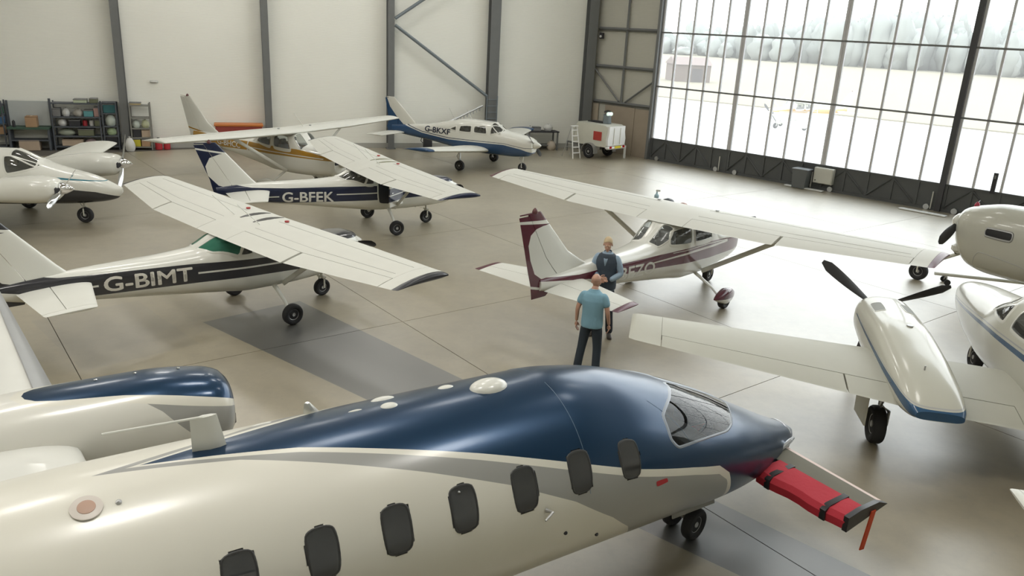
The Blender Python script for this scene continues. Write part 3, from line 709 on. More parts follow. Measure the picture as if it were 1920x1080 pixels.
bnd152 = [(1.2,-4.0),(1.36,-4.2),(1.5,-4.63),(1.77,-4.88),(2.02,-4.93),(2.24,-4.82),(2.33,-4.57),(2.355,-4.2),(2.36,9),(2.7,9)]
strip152 = ([(2.27,-4.15),(2.47,-5.16)], [(2.34,-4.25),(2.53,-5.25)])
mk = dict(base152)
mk.update(fus_mat=side_livery('white_with_charcoal_band', CH, [(-4.7,1.62),(-3.84,1.47),(-3.31,1.44),(-1.65,1.37),(-.43,1.30),(.6,1.24),(1.9,1.12)], [(-4.7,1.36),(-3.38,1.06),(-1.67,1.0),(-.44,.95),(.6,.90),(1.9,.86)],
     [(CH, [(1.3,1.35),(2.3,1.30)], None, (1.3, 2.4)), (WH, [(-3.6,1.225),(-1.65,1.17),(1.2,1.06)], [(-3.6,1.26),(-1.65,1.205),(1.2,1.095)], (-3.55, -3.24)), (WH, [(-3.6,1.225),(-1.65,1.17),(1.2,1.06)], [(-3.6,1.26),(-1.65,1.205),(1.2,1.095)], (-1.52, 1.2))]),
     trim=M_white, tip_mat=mat('charcoal_paint', CH, .3), fin_mat=fin_mask('white_fin_charcoal_edge', CH, bnd152, strip152), windows=wins(win152, G_smoke, G_green),
     reg=('G-BIMT', -3.16, -1.62, 1.10, 1.37, mat('pale_lettering', (.72, .70, .64), .4), -.05), walk=M_black, aerials=((.53, -.22), (-.5, -.25)), blade_mat=M_black, cap_mat=mat('red_fuel_cap', (.4, .04, .04), .4))
high_wing('light_aeroplane', 'white high-wing aeroplane with charcoal band lettered G-BIMT and green rear window', (-5.22, 15.53, 48.0), mk)

mk = dict(base152)
mk.update(fus_mat=side_livery('white_with_navy_band', NV, [(-4.7,1.60),(-3.8,1.42),(-2.87,1.37),(-.5,1.35),(.3,1.32),(1.9,1.16)], [(-4.7,1.30),(-3.6,1.0),(-2.87,.95),(-.3,.93),(.4,.93),(1.9,.98)],
     [(NV, [(1.3,1.36),(2.3,1.31)], None, (1.3, 2.4)), (WH, [(-3.6,1.13),(1.2,1.12)], [(-3.6,1.16),(1.2,1.15)], (-3.5, -3.1)), (WH, [(-3.6,1.13),(1.2,1.12)], [(-3.6,1.16),(1.2,1.15)], (-1.52, 1.2))]),
     trim=M_white, tip_mat=mat('navy_paint', NV, .3), fin_mat=fin_mask('white_fin_navy_edge', NV, bnd152, strip152), windows=wins(win152[1:], G_smoke, G_clear),
     reg=('G-BFEK', -3.02, -1.60, .98, 1.27, mat('white_lettering', (.75, .75, .72), .4), -.04), walk=mat('olive_skylight', (.2, .2, .12), .5), aerials=((.53, -.22), (-.5, -.25)), blade_mat=M_black, cap_mat=mat('red_fuel_cap', (.4, .04, .04), .4))
Pk, Fk, _ = high_wing('light_aeroplane', 'white high-wing aeroplane with navy band lettered G-BFEK and its cabin door open', (-4.04, 23.15, 32.0), mk)
# open cabin door of the navy-banded aeroplane
out = Fk.outline([(.42, .80), (-.32, .80), (-.32, 1.80), (.22, 1.80)], 'z', -1)
Fk.pane('door_opening', out, M_dark, Pk, .004); Fk.frame('door_surround', out, M_white, Pk, .01, .03)
dr = bpy.data.objects.new('cabin_door', None); link(dr); dr.parent = Pk; dr.location = (.44, -.56, 0); dr.rotation_euler = (0, 0, R(38))
mbd = livery('door_livery', WH, [(NV, [(-2, .95), (2, .95)], [(-2, 1.34), (2, 1.34)]), (WH, [(-2, 1.12), (2, 1.12)], [(-2, 1.15), (2, 1.15)])], 'z')
MB().prism([(-.02, .80), (-.78, .80), (-.78, 1.36), (-.02, 1.36)], -.02, .02).build('door_skin', mbd, dr)
for a, b in (((-.04, 1.36), (-.20, 1.86)), ((-.76, 1.36), (-.76, 1.86)), ((-.20, 1.86), (-.76, 1.86))): MB().tube([(a[0], 0, a[1]), (b[0], 0, b[1])], .025, 8).build('door_window_frame', M_white, dr)
MB().prism([(-.06, 1.37), (-.75, 1.37), (-.75, 1.84), (-.21, 1.84)], -.004, .004).build('door_window', glass('blue_tinted_perspex', (.35, .62, .75), .1), dr)
MB().box((-.66, -.03, 1.2), (.12, .03, .03), None, .01).build('door_handle', M_chrome, dr)

bnd172 = [(1.3,-4.7),(1.37,-4.85),(1.47,-5.25),(1.61,-5.46),(1.89,-5.6),(2.18,-5.68),(2.37,-5.64),(2.47,-5.5),(2.505,-5.3),(2.515,-4.8),(2.52,9),(2.9,9)]
strip172 = ([(2.50,-4.95),(2.61,-5.95)], [(2.585,-5.0),(2.665,-6.05)])
low172 = ([(1.17,-4.9),(1.34,-5.56)], [(1.21,-4.88),(1.40,-5.60)])
mk = dict(base172)
mk.update(fus_mat=side_livery('white_with_maroon_band', MR, [(-5.3,1.50),(-4.26,1.40),(-3.25,1.40),(-2.08,1.38),(-.6,1.38),(.5,1.37),(2,1.22)], [(-5.3,1.44),(-4.26,1.30),(-3.7,1.22),(-3.3,1.19),(-2.03,1.12),(-.4,1.02),(.5,.97),(2,.92)],
     [(WH, [(-3.5,1.235),(-2.05,1.225),(-.4,1.235),(1.2,1.2)], [(-3.5,1.255),(-2.05,1.25),(-.4,1.285),(1.2,1.25)], (-2.0, 1.4)), (WH, [(-1.6,1.35),(.4,1.315),(2,1.2)], [(-1.6,1.36),(.4,1.335),(2,1.22)], (-1.2, 1.4))]),
     trim=mat('maroon_paint', MR, .3), tip_mat=mat('maroon_paint', MR, .3), ht_tip=mat('maroon_paint', MR, .3), fin_mat=fin_mask('white_fin_maroon_edge', MR, bnd172, strip172, low172), windows=wins(win172, G_clear, G_clear),
     reg=('G-BEZO', -3.55, -1.83, 1.06, 1.33, mat('white_lettering', (.75, .75, .72), .4), -.05), aerials=(), blade_mat=M_black,
     spats=True, spat_mat=livery('white_spat_maroon_top', WH, [(MR, [(-.5, .30), (.45, .22)], None)], 'z'))
high_wing('light_aeroplane', 'white high-wing aeroplane with maroon band and wheel spats lettered G-BEZO', (3.90, 17.98, 50.0), mk)

mk = dict(base172)
gold_fin = livery('white_fin_gold_line', WH, [(GD, [(-6.3,1.68),(-5.5,1.55),(-4.0,1.38)], [(-6.3,1.73),(-5.5,1.60),(-4.0,1.43)])], 'z')
mk.update(fus_mat=side_livery('white_with_gold_band', GD, [(-5.3,1.5),(-3.45,1.43),(-1.77,1.47),(.68,1.5),(2,1.36)], [(-5.3,1.3),(-3.45,1.09),(-1.74,1.17),(2,1.24)],
     [(WH, [(-1.9,1.27),(2,1.27)], [(-1.9,1.30),(2,1.30)], (-1.86, 1.9)), (WH, None, None, (-1.92, -1.86))]),
     trim=M_white, tip_mat=M_white2, fin_mat=gold_fin, windows=wins(win172, G_clear, G_clear),
     reg=('G-BHCC', -3.7, -2.3, 1.17, 1.38, mat('white_lettering', (.75, .75, .72), .4), .0), aerials=((.45, .1),), spats=True, spat_mat=M_white)
high_wing('light_aeroplane', 'white high-wing aeroplane with gold band lettered G-BHCC by the back wall', (-8.11, 28.28, -29.77), mk)

# ---------------------------------------------------------------- low wing aeroplanes and twins
def lifting(parent, sp, a, tipy, fl, al, wm, tipm, sides=(-1, 1), h=.74, capm=None):
    mb = MB()
    for sd in sides:
        sp.panel(mb, a, al[1], 0, h, sd, 5); sp.panel(mb, a, fl[0], h-.001, 1, sd, 2)
    w = mb.build('wing', wm, parent)
    for sd in sides:
        control(parent, sp, 'flap', fl[0]+.01, fl[1], h, wm, sd); control(parent, sp, 'aileron', al[0]+.015, al[1]-.01, h, wm, sd)
        mb = MB(); sp.panel(mb, al[1]+.004, tipy, 0, 1, sd, 2, .08); mb.build('wing_tip', tipm, parent)
    return w
def tail_group(P, c):
    fin = Span(c['fin'], 0, vertical=True); z0, z1 = c['fin'][0][0], c['fin'][-1][0]; hg = .62
    mb = MB(); fin.panel(mb, c.get('fin_z', z0), z1, 0, hg, 1, 5); fin.panel(mb, z1-.001, z1+.03, 0, .9, 1, 1); mb.build('fin', c['fin_mat'], P)
    mb = MB(); fin.panel(mb, z0, z1-.03, hg+.012, 1, 1, 5); mb.build('rudder', c['fin_mat'], P)
    ht = Span(c['ht'], 0); ty = c['ht'][-1][0]; mb = MB()
    for sd in (-1, 1): ht.panel(mb, .03, ty-.03, 0, .6, sd, 3)
    mb.build('tailplane', M_white2, P)
    for sd in (-1, 1): control(P, ht, 'elevator', .1, ty-.03, .6, M_white2, sd); mb = MB(); ht.panel(mb, ty-.026, ty, 0, 1, sd, 1, .05); mb.build('tailplane_tip', M_white2, P)
def oleo(P, x, y, z, r, w=.15, lean=0.0, name='main_leg', nose=False, yaw=0):
    wheel(P, (x, y, r), r, w, yaw)
    mb = MB().tube([(x+lean, y, z), (x+lean*.3, y, r*2+.12)], .05, 12).tube([(x+lean*.3, y, r*2+.14), (x, y, r*2+.03)], .03, 10)
    if nose:
        for sd in (-1, 1): mb.tube([(x, y+sd*.02, r*2+.05), (x, y+sd*w*.72, r*1.9), (x, y+sd*w*.72, r)], .02, 8)
    else: mb.tube([(x, y, r*2+.05), (x, y+w*.75*(-1 if y > 0 else 1), r*1.8), (x, y+w*.75*(-1 if y > 0 else 1), r)], .028, 8)
    mb.build(name, M_alu if not nose else M_white, P)
    MB().tube([(x-.05, y, r*2+.02), (x-.14, y, r*2+.17), (x-.05+lean*.5, y, r*2+.32)], .016, 6).build('torque_link', M_hub, P)
def low_wing(name, label, pose, c):
    P = thing(name, label, 'aeroplane', (pose[0], pose[1], 0), R(pose[2])); F = Fus(c['fus']); outs = []; WM = c.get('wing_mat', M_white2)
    for poly, mode, sides, g in c['windows']:
        for sd in sides: outs.append((F.outline(poly if mode == 'z' else [(x, t*(sd or 1)) for x, t in poly], mode, sd), g))
    F.mesh('fuselage', c['fus_mat'], P, c.get('step', .05), 72, [o for o, g in outs])
    for o, g in outs: F.window(P, o, g, c.get('frame_mat', M_white))
    for x, y, z in c.get('seats', ()): seat(P, x, y, z)
    if c.get('panel'): x, z, w = c['panel']; MB().box((x, 0, z), (.2, w, .28), rotM('Y', 12), .03).build('instrument_panel', M_dark, P)
    if 'wing' in c:
        sp = Span(c['wing'], .02, .03); lifting(P, sp, c['wing_root'], c['wing'][-1][0], c['flap'], c['ail'], WM, c.get('tip_mat', WM))
    tail_group(P, c)
    for g in c.get('gear', ()): oleo(P, *g[:5], **(g[5] if len(g) > 5 else {}))
    if 'prop' in c: prop(P, *c['prop'][0], **c['prop'][1])
    return P, F
BL = (.018, .062, .15)
bk = [(2.72,.30,1.42,.85,1.2,2.4),(2.5,.42,1.5,.70,1.15,2.8),(1.6,.54,1.64,.62,1.12,3),(1.35,.56,1.68,.62,1.1,3),(.78,.57,1.99,.62,1.15,3.2),(-.4,.57,2.02,.66,1.2,3.2),(-1.4,.50,1.86,.78,1.2,3),(-2.4,.36,1.64,.90,1.2,2.8),(-3.6,.20,1.5,1.0,1.2,2.5),(-4.5,.07,1.4,1.1,1.25,2.2)]
c = dict(fus=bk, fus_mat=livery('white_over_blue', WH, [(BL, None, [(-4.6,1.75),(-3.7,1.45),(-2.7,1.22),(-1.2,1.10),(.4,1.12),(1.5,1.14),(2.3,1.02),(2.75,.88)]), ((.01,.02,.06), [(-4.6,1.80),(-3.7,1.50),(-2.7,1.27),(-1.2,1.15),(.4,1.17),(1.5,1.19),(2.4,1.07)], [(-4.6,1.82),(-3.7,1.53),(-2.7,1.30),(-1.2,1.18),(.4,1.195),(1.5,1.21),(2.4,1.09)])], 'z'),
    windows=[([(.72,1.50),(.06,1.50),(.06,1.80),(.62,1.84)], 'z', (-1, 1), G_smoke), ([(-.06,1.49),(-.68,1.49),(-.62,1.76),(-.06,1.80)], 'z', (-1, 1), G_smoke), ([(-.82,1.50),(-1.22,1.56),(-.82,1.72)], 'z', (-1, 1), G_smoke),
             ([(.86,1.50),(1.42,1.66),(1.0,1.88),(.86,1.87)], 'z', (-1, 1), G_smoke), ([(1.32,-52),(1.30,-3),(.84,-3),(.84,-36),(1.05,-46)], 't', (1, -1), G_smoke)],
    wing=[(0,.95,2.2,.80,.12),(1.2,.62,1.75,.86,.14),(4.85,.50,1.22,1.24,.12)], wing_root=.3, flap=(.65, 2.5), ail=(2.55, 4.5), tip_mat=mat('blue_paint', BL, .3),
    fin=[(1.05,-4.0,.72,0,.08),(1.3,-3.2,1.6,0,.06),(1.6,-3.25,1.45,0,.08),(2.62,-4.38,.52,0,.08)], fin_z=1.3, ht=[(0,-3.72,.95,1.12,.09),(1.75,-3.86,.80,1.12,.08)],
    fin_mat=livery('white_fin_blue_rudder', WH, [(BL, None, [(1.0,-3.2),(1.5,-3.9),(1.8,-4.25),(2.2,-4.62),(2.6,-4.8)])], 'x'),
    gear=[(0,-1.6,.85,.22,.16),(0,1.6,.85,.22,.16),(2.2,0,.75,.19,.14,dict(nose=True,name='nose_leg'))], seats=[(.35,-.25,.98),(.35,.25,.98),(-.55,-.25,1.0),(-.55,.25,1.0)], panel=(1.15,1.42,.9),
    prop=(((2.72,0,1.2), .95, 2, -35), dict(spin=(.32,.17))))
for i, w in enumerate(c['windows']): c['windows'][i] = (w[0], 'z' if w[1] == 'z' else 'xt', w[2], w[3])
Pb, Fb = low_wing('light_aeroplane', 'white over blue low-wing aeroplane lettered G-BKXF parked below the braced wall bay', (-1.83, 34.92, -25.0), c)
letters_on(Fb, 'G-BKXF', -2.55, -1.12, 1.31, 1.56, mat('navy_lettering', (.02, .025, .05), .4), Pb, -1, slope=-.02, bold=.03)
for x in (-.3, -1.2): MB().tube([(x, 0, 1.95), (x-.3, 0, 2.4)], [.012, .006], 6).build('whip_aerial', M_white, Pb)
MB().box((2.66, -.22, 1.22), (.1, .16, .12), None, .03).box((2.66, .22, 1.22), (.1, .16, .12), None, .03).build('air_intake', M_dark, Pb)
MB().tube([(-2.9, 0, 1.0), (-2.95, 0, .8), (-2.85, 0, .72)], .02, 6).build('tail_tie_ring', M_black, Pb)

# twin with the dark belly, at the left edge
TL = (.02, .16, .22)
tk = [(1.1,.04,1.05,.9,.98,2),(.95,.14,1.12,.74,.95,2.1),(.4,.36,1.36,.62,1.0,2.3),(-.4,.52,1.56,.56,1.05,2.5),(-.85,.57,1.70,.55,1.05,2.6),(-1.7,.60,2.04,.55,1.1,2.7),(-2.8,.58,2.03,.6,1.15,2.7),(-4,.42,1.8,.75,1.2,2.5),(-5.5,.2,1.55,1.0,1.25,2.3),(-6.3,.05,1.4,1.15,1.27,2)]
BK = (.016, .016, .018)
c = dict(fus=tk, fus_mat=livery('white_over_black_belly', WH, [(BK, None, [(-6,.9),(-2,1.0),(-.3,1.06),(.5,.96),(1.05,.80)]), (TL, [(-1.6,1.30),(-.6,1.32),(.9,1.22)], [(-1.6,1.33),(-.9,1.38),(-.4,1.36),(.9,1.225)], (-1.5, .8))], 'z'),
    windows=[([(-1.78,1.90),(-1.70,1.40),(-.80,1.64),(-1.55,1.90)], 'z', (-1, 1), G_smoke), ([(-.95,-42),(-1.0,-3),(-1.62,-3),(-1.62,-36)], 'xt', (1, -1), G_smoke), ([(-1.92,1.42),(-2.7,1.42),(-2.65,1.82),(-1.92,1.86)], 'z', (-1, 1), G_smoke)],
    wing=[(0,-1.0,1.9,.92,.14),(2.6,-1.15,1.7,1.12,.14),(5.6,-1.2,1.25,1.40,.12)], wing_root=.3, flap=(.7, 2.9), ail=(2.95, 5.2),
    fin=[(1.1,-5.6,1.0,0,.08),(1.5,-5.0,1.6,0,.08),(2.7,-5.9,.8,0,.08)], ht=[(0,-5.3,1.0,1.35,.09),(1.9,-5.55,.75,1.35,.08)], fin_mat=M_white,
    gear=[(0,0,.8,.22,.15,dict(nose=True,name='nose_leg')),(-2.3,-1.55,1.0,.23,.17),(-2.3,1.55,1.0,.23,.17)], seats=[(-2.0,-.27,1.0),(-2.0,.27,1.0)], panel=(-1.2,1.38,.9))
Pt, Ft = low_wing('twin_engine_aeroplane', 'white twin-engined aeroplane with black belly and teal line in front of the shelves', (-12.25, 21.78, 5.0), c)
nk = [(.36,.22,1.56,1.18,1.36,2.3),(.2,.36,1.64,1.05,1.35,2.6),(-.3,.42,1.68,.98,1.34,2.6),(-1.2,.36,1.58,.95,1.26,2.6),(-2.2,.20,1.36,1.02,1.18,2.4),(-2.6,.05,1.25,1.1,1.17,2)]
for sd in (-1, 1):
    n = bpy.data.objects.new('engine_nacelle', None); link(n); n.parent = Pt; n.location = (0, sd*1.95, 0)
    Fn = Fus(nk); Fn.mesh('cowling', livery('nacelle_white_black_belly', WH, [(BK, None, [(-2.6,1.0),(.36,1.04)])], 'z'), n, .06, 40)
    for s2 in (-1, 1): MB().box((.32, s2*.2, 1.36), (.1, .14, .18), None, .03).build('air_intake', M_dark, n)
    prop(n, (.38, 0, 1.38), .92, 2, 62 if sd > 0 else 20, M_chrome, (.30, .15), spinm=M_chrome)

# big white twin at the right, seen from behind its port engine
SB = (.02, .075, .16)
wk = [(4.3,.06,1.32,1.18,1.25,2),(4.1,.22,1.45,1.02,1.25,2.1),(3.4,.42,1.62,.80,1.2,2.3),(2.2,.60,1.76,.62,1.2,2.5),(1.6,.66,1.84,.58,1.2,2.5),(.6,.72,2.28,.58,1.3,2.5),(-1.5,.72,2.32,.6,1.3,2.5),(-3.5,.52,2.1,.85,1.35,2.4),(-6,.18,1.85,1.4,1.6,2.2),(-6.8,.05,1.75,1.55,1.65,2)]
CRM = (.50, .495, .43); M_crm = mat('cream_grey_wing_paint', (.44, .435, .375), .5, spec=.3, var=.04)
c = dict(wing_mat=M_crm, fus=wk, fus_mat=livery('white_with_blue_twin_lines', CRM, [(SB, [(-7,1.66),(-1,1.50),(1.0,1.42),(4.2,1.16)], [(-7,1.76),(-1,1.60),(1.0,1.49),(4.2,1.18)]), ((.35,.36,.36), [(-7,1.80),(-1,1.64),(1.0,1.53),(4.2,1.20)], [(-7,1.83),(-1,1.67),(1.0,1.55),(4.2,1.21)])], 'z'),
    windows=[([(1.50,-50),(1.52,-3),(.80,-3),(.72,-44)], 'xt', (1, -1), G_smoke), ([(1.38,1.72),(.62,1.72),(.62,2.08)], 'z', (-1, 1), G_smoke), ([(.35,1.72),(-.25,1.72),(-.25,2.08),(.35,2.08)], 'z', (-1, 1), G_smoke), ([(-.5,1.72),(-1.1,1.72),(-1.1,2.08),(-.5,2.08)], 'z', (-1, 1), G_smoke)],
    wing=[(0,.48,2.1,.88,.15),(2.4,.26,2.0,1.10,.15),(6.5,-.55,1.05,1.58,.12)], wing_root=.3, flap=(1.0, 3.4), ail=(3.41, 6.1),
    fin=[(1.5,-6.0,1.3,0,.08),(2.0,-5.6,1.6,0,.08),(3.9,-6.7,1.0,0,.08)], ht=[(0,-5.1,1.35,1.75,.09),(2.75,-5.35,.85,1.95,.08)], fin_mat=M_white,
    gear=[(-.76,2.68,1.1,.30,.20),(-.76,-2.68,1.1,.30,.20),(3.0,0,.85,.24,.17,dict(nose=True,name='nose_leg'))], seats=[(.5,-.3,1.05),(.5,.3,1.05),(-.6,-.3,1.05),(-.6,.3,1.05)], panel=(1.25,1.5,1.0))
Pw, Fw = low_wing('twin_engine_aeroplane', 'large white twin-engined aeroplane with blue lines cut by the right edge', (8.54, 11.34, 79.5), c)
nk = [(1.66,.18,1.56,1.28,1.43,2.2),(1.52,.36,1.68,1.10,1.42,2.5),(1.2,.46,1.77,1.0,1.4,2.6),(.2,.48,1.76,.85,1.35,2.7),(-.8,.47,1.64,.85,1.3,2.7),(-1.6,.43,1.49,.95,1.23,2.8),(-2.05,.37,1.33,1.06,1.19,3.0),(-2.2,.31,1.25,1.12,1.18,3.0)]
for sd in (1, -1):
    n = bpy.data.objects.new('engine_nacelle', None); link(n); n.parent = Pw; n.location = (0, sd*2.34, 0); Fn = Fus(nk)
    Fn.mesh('cowling', livery('nacelle_white_blue_line', CRM, [(SB, [(-2.25,1.12),(-1.5,1.22),(0,1.37),(1.0,1.46)], [(-2.25,1.26),(-1.5,1.32),(0,1.42),(1.0,1.49)], (-2.3, 1.1)), ((.4,.4,.4), [(-2.25,1.27),(-1.5,1.335),(0,1.435),(1.3,1.53)], [(-2.25,1.28),(-1.5,1.345),(0,1.445),(1.3,1.54)], (-2.3, 1.25))], 'z'), n, .04, 56)
    for s2 in (-1, 1):
        o = Fn.outline([(.95, s2*12), (.55, s2*12), (.55, s2*36), (.95, s2*36)], 'xt', 1); Fn.pane('cooling_grille', o, mat('grille_grey', (.28, .29, .27), .6), n, .006); Fn.frame('grille_rim', o, M_white, n, .004, .012, .008)
        MB().box((1.54, s2*.22, 1.42), (.1, .16, .16), None, .03).build('air_intake', M_dark, n)
    MB().lathe([(-.01, .001), (0, .05), (.015, .05), (.02, .001)], (-.1, -.05, Fn.at(-.1)[1]), 'z', 14).build('filler_cap', M_hub, n)
    MB().tube([(-1.4, .05, 1.52), (-1.4, .05, 1.60)], .012, 6).build('drain_stub', M_hub, n)
    prop(n, (1.74, 0, 1.43), 1.27, 3, 36 if sd > 0 else 10, mat('propeller_charcoal', (.035, .033, .036), .5), (.30, .15), .20)
    MB().prism([(-.35, .32), (-1.0, .36), (-.95, 1.05), (-.25, 1.05)], .56, .585).build('gear_door', M_white2, n)
    MB().tube([(-.5, .1, 1.0), (-.76, .3, .75)], .03, 8).build('side_stay', M_dark, n)
MB().tube([(.55, .62, .95), (.75, .62, .93), (.75, .62, .99)], .03, 8).build('step_stub', M_dark, Pw)

# turboprop behind it, only its nose in view
pk = [(.02,.24,2.0,1.48,1.76,2),(-.08,.42,2.12,1.15,1.7,2.2),(-.45,.58,2.27,.74,1.5,2.4),(-1.0,.66,2.38,.62,1.45,2.5),(-2.0,.70,2.40,.6,1.45,2.5),(-2.8,.74,2.46,.6,1.45,2.5),(-3.6,.78,2.75,.62,1.45,2.5),(-6,.76,2.7,.7,1.5,2.5),(-8,.5,2.4,1.1,1.6,2.4),(-10,.12,2.1,1.7,1.85,2)]
c = dict(fus=pk, step=.08, fus_mat=livery('white_gloss_plain', CRM, [], 'z'), windows=[([(-2.75,-46),(-2.75,-3),(-3.4,-3),(-3.4,-40)], 'xt', (1, -1), G_smoke)],
    wing=[(0,-3.2,2.0,.95,.14),(4.4,-3.4,1.4,1.25,.12)], wing_root=.4, flap=(1.0, 2.6), ail=(2.65, 4.1),
    fin=[(1.7,-8.6,1.6,0,.08),(3.9,-9.9,1.0,0,.08)], ht=[(0,-9.0,1.2,3.8,.08),(2.2,-9.3,.8,3.8,.08)], fin_mat=M_white,
    gear=[(.75,0,1.05,.24,.17,dict(nose=True,name='nose_leg',lean=-1.05)),(-4.4,-1.9,1.1,.28,.2),(-4.4,1.9,1.1,.28,.2)],
    prop=(((.02,0,1.76), 1.2, 2, -20), dict(spin=(.20,.22), chord=.24)))
Pp, Fp = low_wing('turboprop_aeroplane', 'white turboprop nose with black propeller blade at the right edge by the doors', (11.36, 19.82, 132.0), c)
o = Fp.outline([(-.80, 1.66), (-1.40, 1.64), (-1.40, 1.84), (-.80, 1.84)], 'z', 1); Fp.pane('exhaust_opening', o, M_black, Pp, .006); Fp.frame('exhaust_rim', o, M_hub, Pp, .005, .03, .03)
o = Fp.outline([(-.6, .72), (-1.9, .62), (-1.9, 1.05), (-.7, 1.25)], 'z', 1); Fp.frame('cowl_panel_seam', o, mat('pale_seam', (.4, .4, .38), .5), Pp, .0, .02, .006)
MB().lathe([(0, .06), (.05, .065), (.1, .05), (.14, .01)], (-.25, -.1, 2.17), 'z', 12).build('beacon_lamp', mat('red_lamp', (.35, .02, .05), .3), Pp)
MB().box((-.12, 0, 1.12), (.26, .62, .34), None, .12).build('chin_intake', M_white, Pp)
t = thing('tow_bar', 'white tow bar lying behind the nose wheel of the turboprop', 'tow bar', (11.2, 20.2, 0), R(-13))
MB().tube([(0, 0, .25), (2.6, 0, .25)], .045, 10).build('bar', M_white, t)
for x in (.3, 2.4):
    for sd in (-1, 1): MB().tube([(x, 0, .25), (x, sd*.16, .08)], .018, 6).build('bracket', M_hub, t); MB().lathe([(-.02, .02), (-.02, .08), (.02, .08), (.02, .02)], (x, sd*.18, .08), 'y', 14).build('castor', M_rubber, t)

# ---------------------------------------------------------------- canard business aeroplane in the foreground
PB = (.005, .034, .085)
GR = (.30, .30, .285)
P = thing('canard_aeroplane', 'large blue, grey and white canard aeroplane with red-covered foreplane in the foreground', 'aeroplane', (4.465, 9.923, 0), R(33.75))
ck = [(-.78,.04,.98,.88,.93,2),(-.95,.17,1.09,.80,.95,2.1),(-1.3,.36,1.25,.74,1.0,2.2),(-2.0,.62,1.60,.71,1.12,2.2),(-2.8,.82,1.99,.69,1.3,2.1),(-3.6,.92,2.31,.68,1.5,2.0),(-4.4,.965,2.53,.675,1.62,2),(-5.0,.975,2.61,.675,1.65,2),(-9,.975,2.625,.675,1.65,2),(-10.5,.85,2.55,.9,1.75,2),(-12,.55,2.4,1.3,1.85,2),(-13.5,.22,2.25,1.75,2.0,2),(-14.2,.05,2.15,1.95,2.05,2)]
F = Fus(ck)
pb = [(-8.62,0),(-8.11,6),(-7.5,14),(-6.94,25.4),(-6.05,42.7),(-5.19,60.3),(-4.41,76),(-3.6,89.5),(-3.15,98),(-2.95,108),(-2.83,125),(-2.74,150),(-2.68,200),(-.7,201)]
pw = [(-8.72,0),(-8.4,4),(-7.51,17),(-6.07,46),(-5.18,64.8),(-4.41,80.5),(-3.58,95),(-3.15,104),(-2.97,113),(-2.86,132),(-2.78,160),(-2.73,200),(-.7,201)]
pg = [(-8.95,0),(-8.5,5.5),(-7.95,13),(-7.39,25.9),(-6.58,44.5),(-5.84,62.6),(-5.19,81.9),(-4.7,101.8),(-4.4,118),(-4.1,150),(-3.9,200),(-.7,200)]
CREAM = (.68, .66, .585)
Mj = livery('blue_grey_white_livery', CREAM, [(GR, None, pg), (CREAM, None, pw), (PB, None, pb)], 'ang', zc=1.65, rough=.30, coat=.32, crough=.16, metal_for=[PB])
wins_ = [F.outline([(cx-.128, -55), (cx+.128, -55), (cx+.118, -78), (cx-.118, -78)], 'xt', -1, 3, .165) for cx in [-8.765 + .61*i for i in range(8)]]
wins_l = [[(x, -t) for x, t in o] for o in wins_]
wsr = [(-3.33,-3),(-3.36,-12),(-3.54,-25),(-3.86,-41),(-3.88,-58),(-3.80,-64),(-3.36,-58.5),(-2.86,-51),(-2.68,-43),(-2.55,-32),(-2.32,-10),(-2.30,-3)]
wsr = F.outline(wsr, 'xt', -1, 3); wsl = [(x, -t) for x, t in wsr]
F.mesh('fuselage', Mj, P, .035, 160, wins_ + wins_l + [wsr, wsl])
M_pg = mat('dark_window_glass', (.035, .036, .038), .12, coat=.6); M_rim = mat('window_seal', (.03, .03, .03), .5); M_blurim = mat('blue_windscreen_rim', (.30, .34, .40), .3)
for o in wins_ + wins_l: F.frame('window_seal', o, M_rim, P, .012, .012, .006); F.pane('cabin_window', o, M_pg, P, .004)
G_ws = glass('aircraft_windscreen', (.62, .66, .66), .025)
for o in (wsr, wsl): F.frame('windscreen_frame', o, M_blurim, P, .015, .022, .008); F.pane('windscreen', o, G_ws, P, .006, [1-.07*i for i in range(14)])
for y in (-.36, .36): seat(P, -3.9, y, 1.25, .5, mat('dark_leather', (.05, .05, .05), .6), .46)
MB().box((-3.0, 0, 1.52), (.5, 1.2, .12), rotM('Y', 14), .04).build('glare_shield', M_dark, P); MB().box((-3.28, 0, 1.38), (.1, 1.1, .3), rotM('Y', 10), .02).build('instrument_panel', M_dark, P)
MB().box((-3.7, 0, 1.05), (1.5, 1.1, .06)).build('cockpit_floor', M_dark, P); MB().box((-4.45, 0, 1.6), (.06, 1.3, 1.05)).build('cockpit_bulkhead', M_dark, P)
MB().loft([[F.pt(x, t, -.045) for t in range(66, 296, 6)] + [F.pt(x, t, -.06) for t in range(294, 64, -6)] for x in [-4.42 + .14*i for i in range(16)]]).build('cockpit_lining', M_dark, P)
for y in (-.36, .36): MB().tube([(-3.3, y, 1.38), (-3.5, y, 1.42)], .02, 8).box((-3.52, y, 1.45), (.03, .3, .05), None, .01).box((-3.52, y-.13, 1.5), (.03, .04, .12)).box((-3.52, y+.13, 1.5), (.03, .04, .12)).build('control_yoke', M_black, P)
# skin joints of the nose
for x, t0, t1 in ((-5.02, 8, 80), (-3.95, 30, 62)):
    for sd in (-1, 1): MB().tube([F.pt(x + (.0 if x < -4.5 else .35*math.sin((t-t0)/(t1-t0)*1.5)), -sd*t, .0) for t in range(t0, t1+1, 4)], .0035, 4).build('skin_joint', mat('pale_blue_joint', (.10, .16, .24), .4), P)
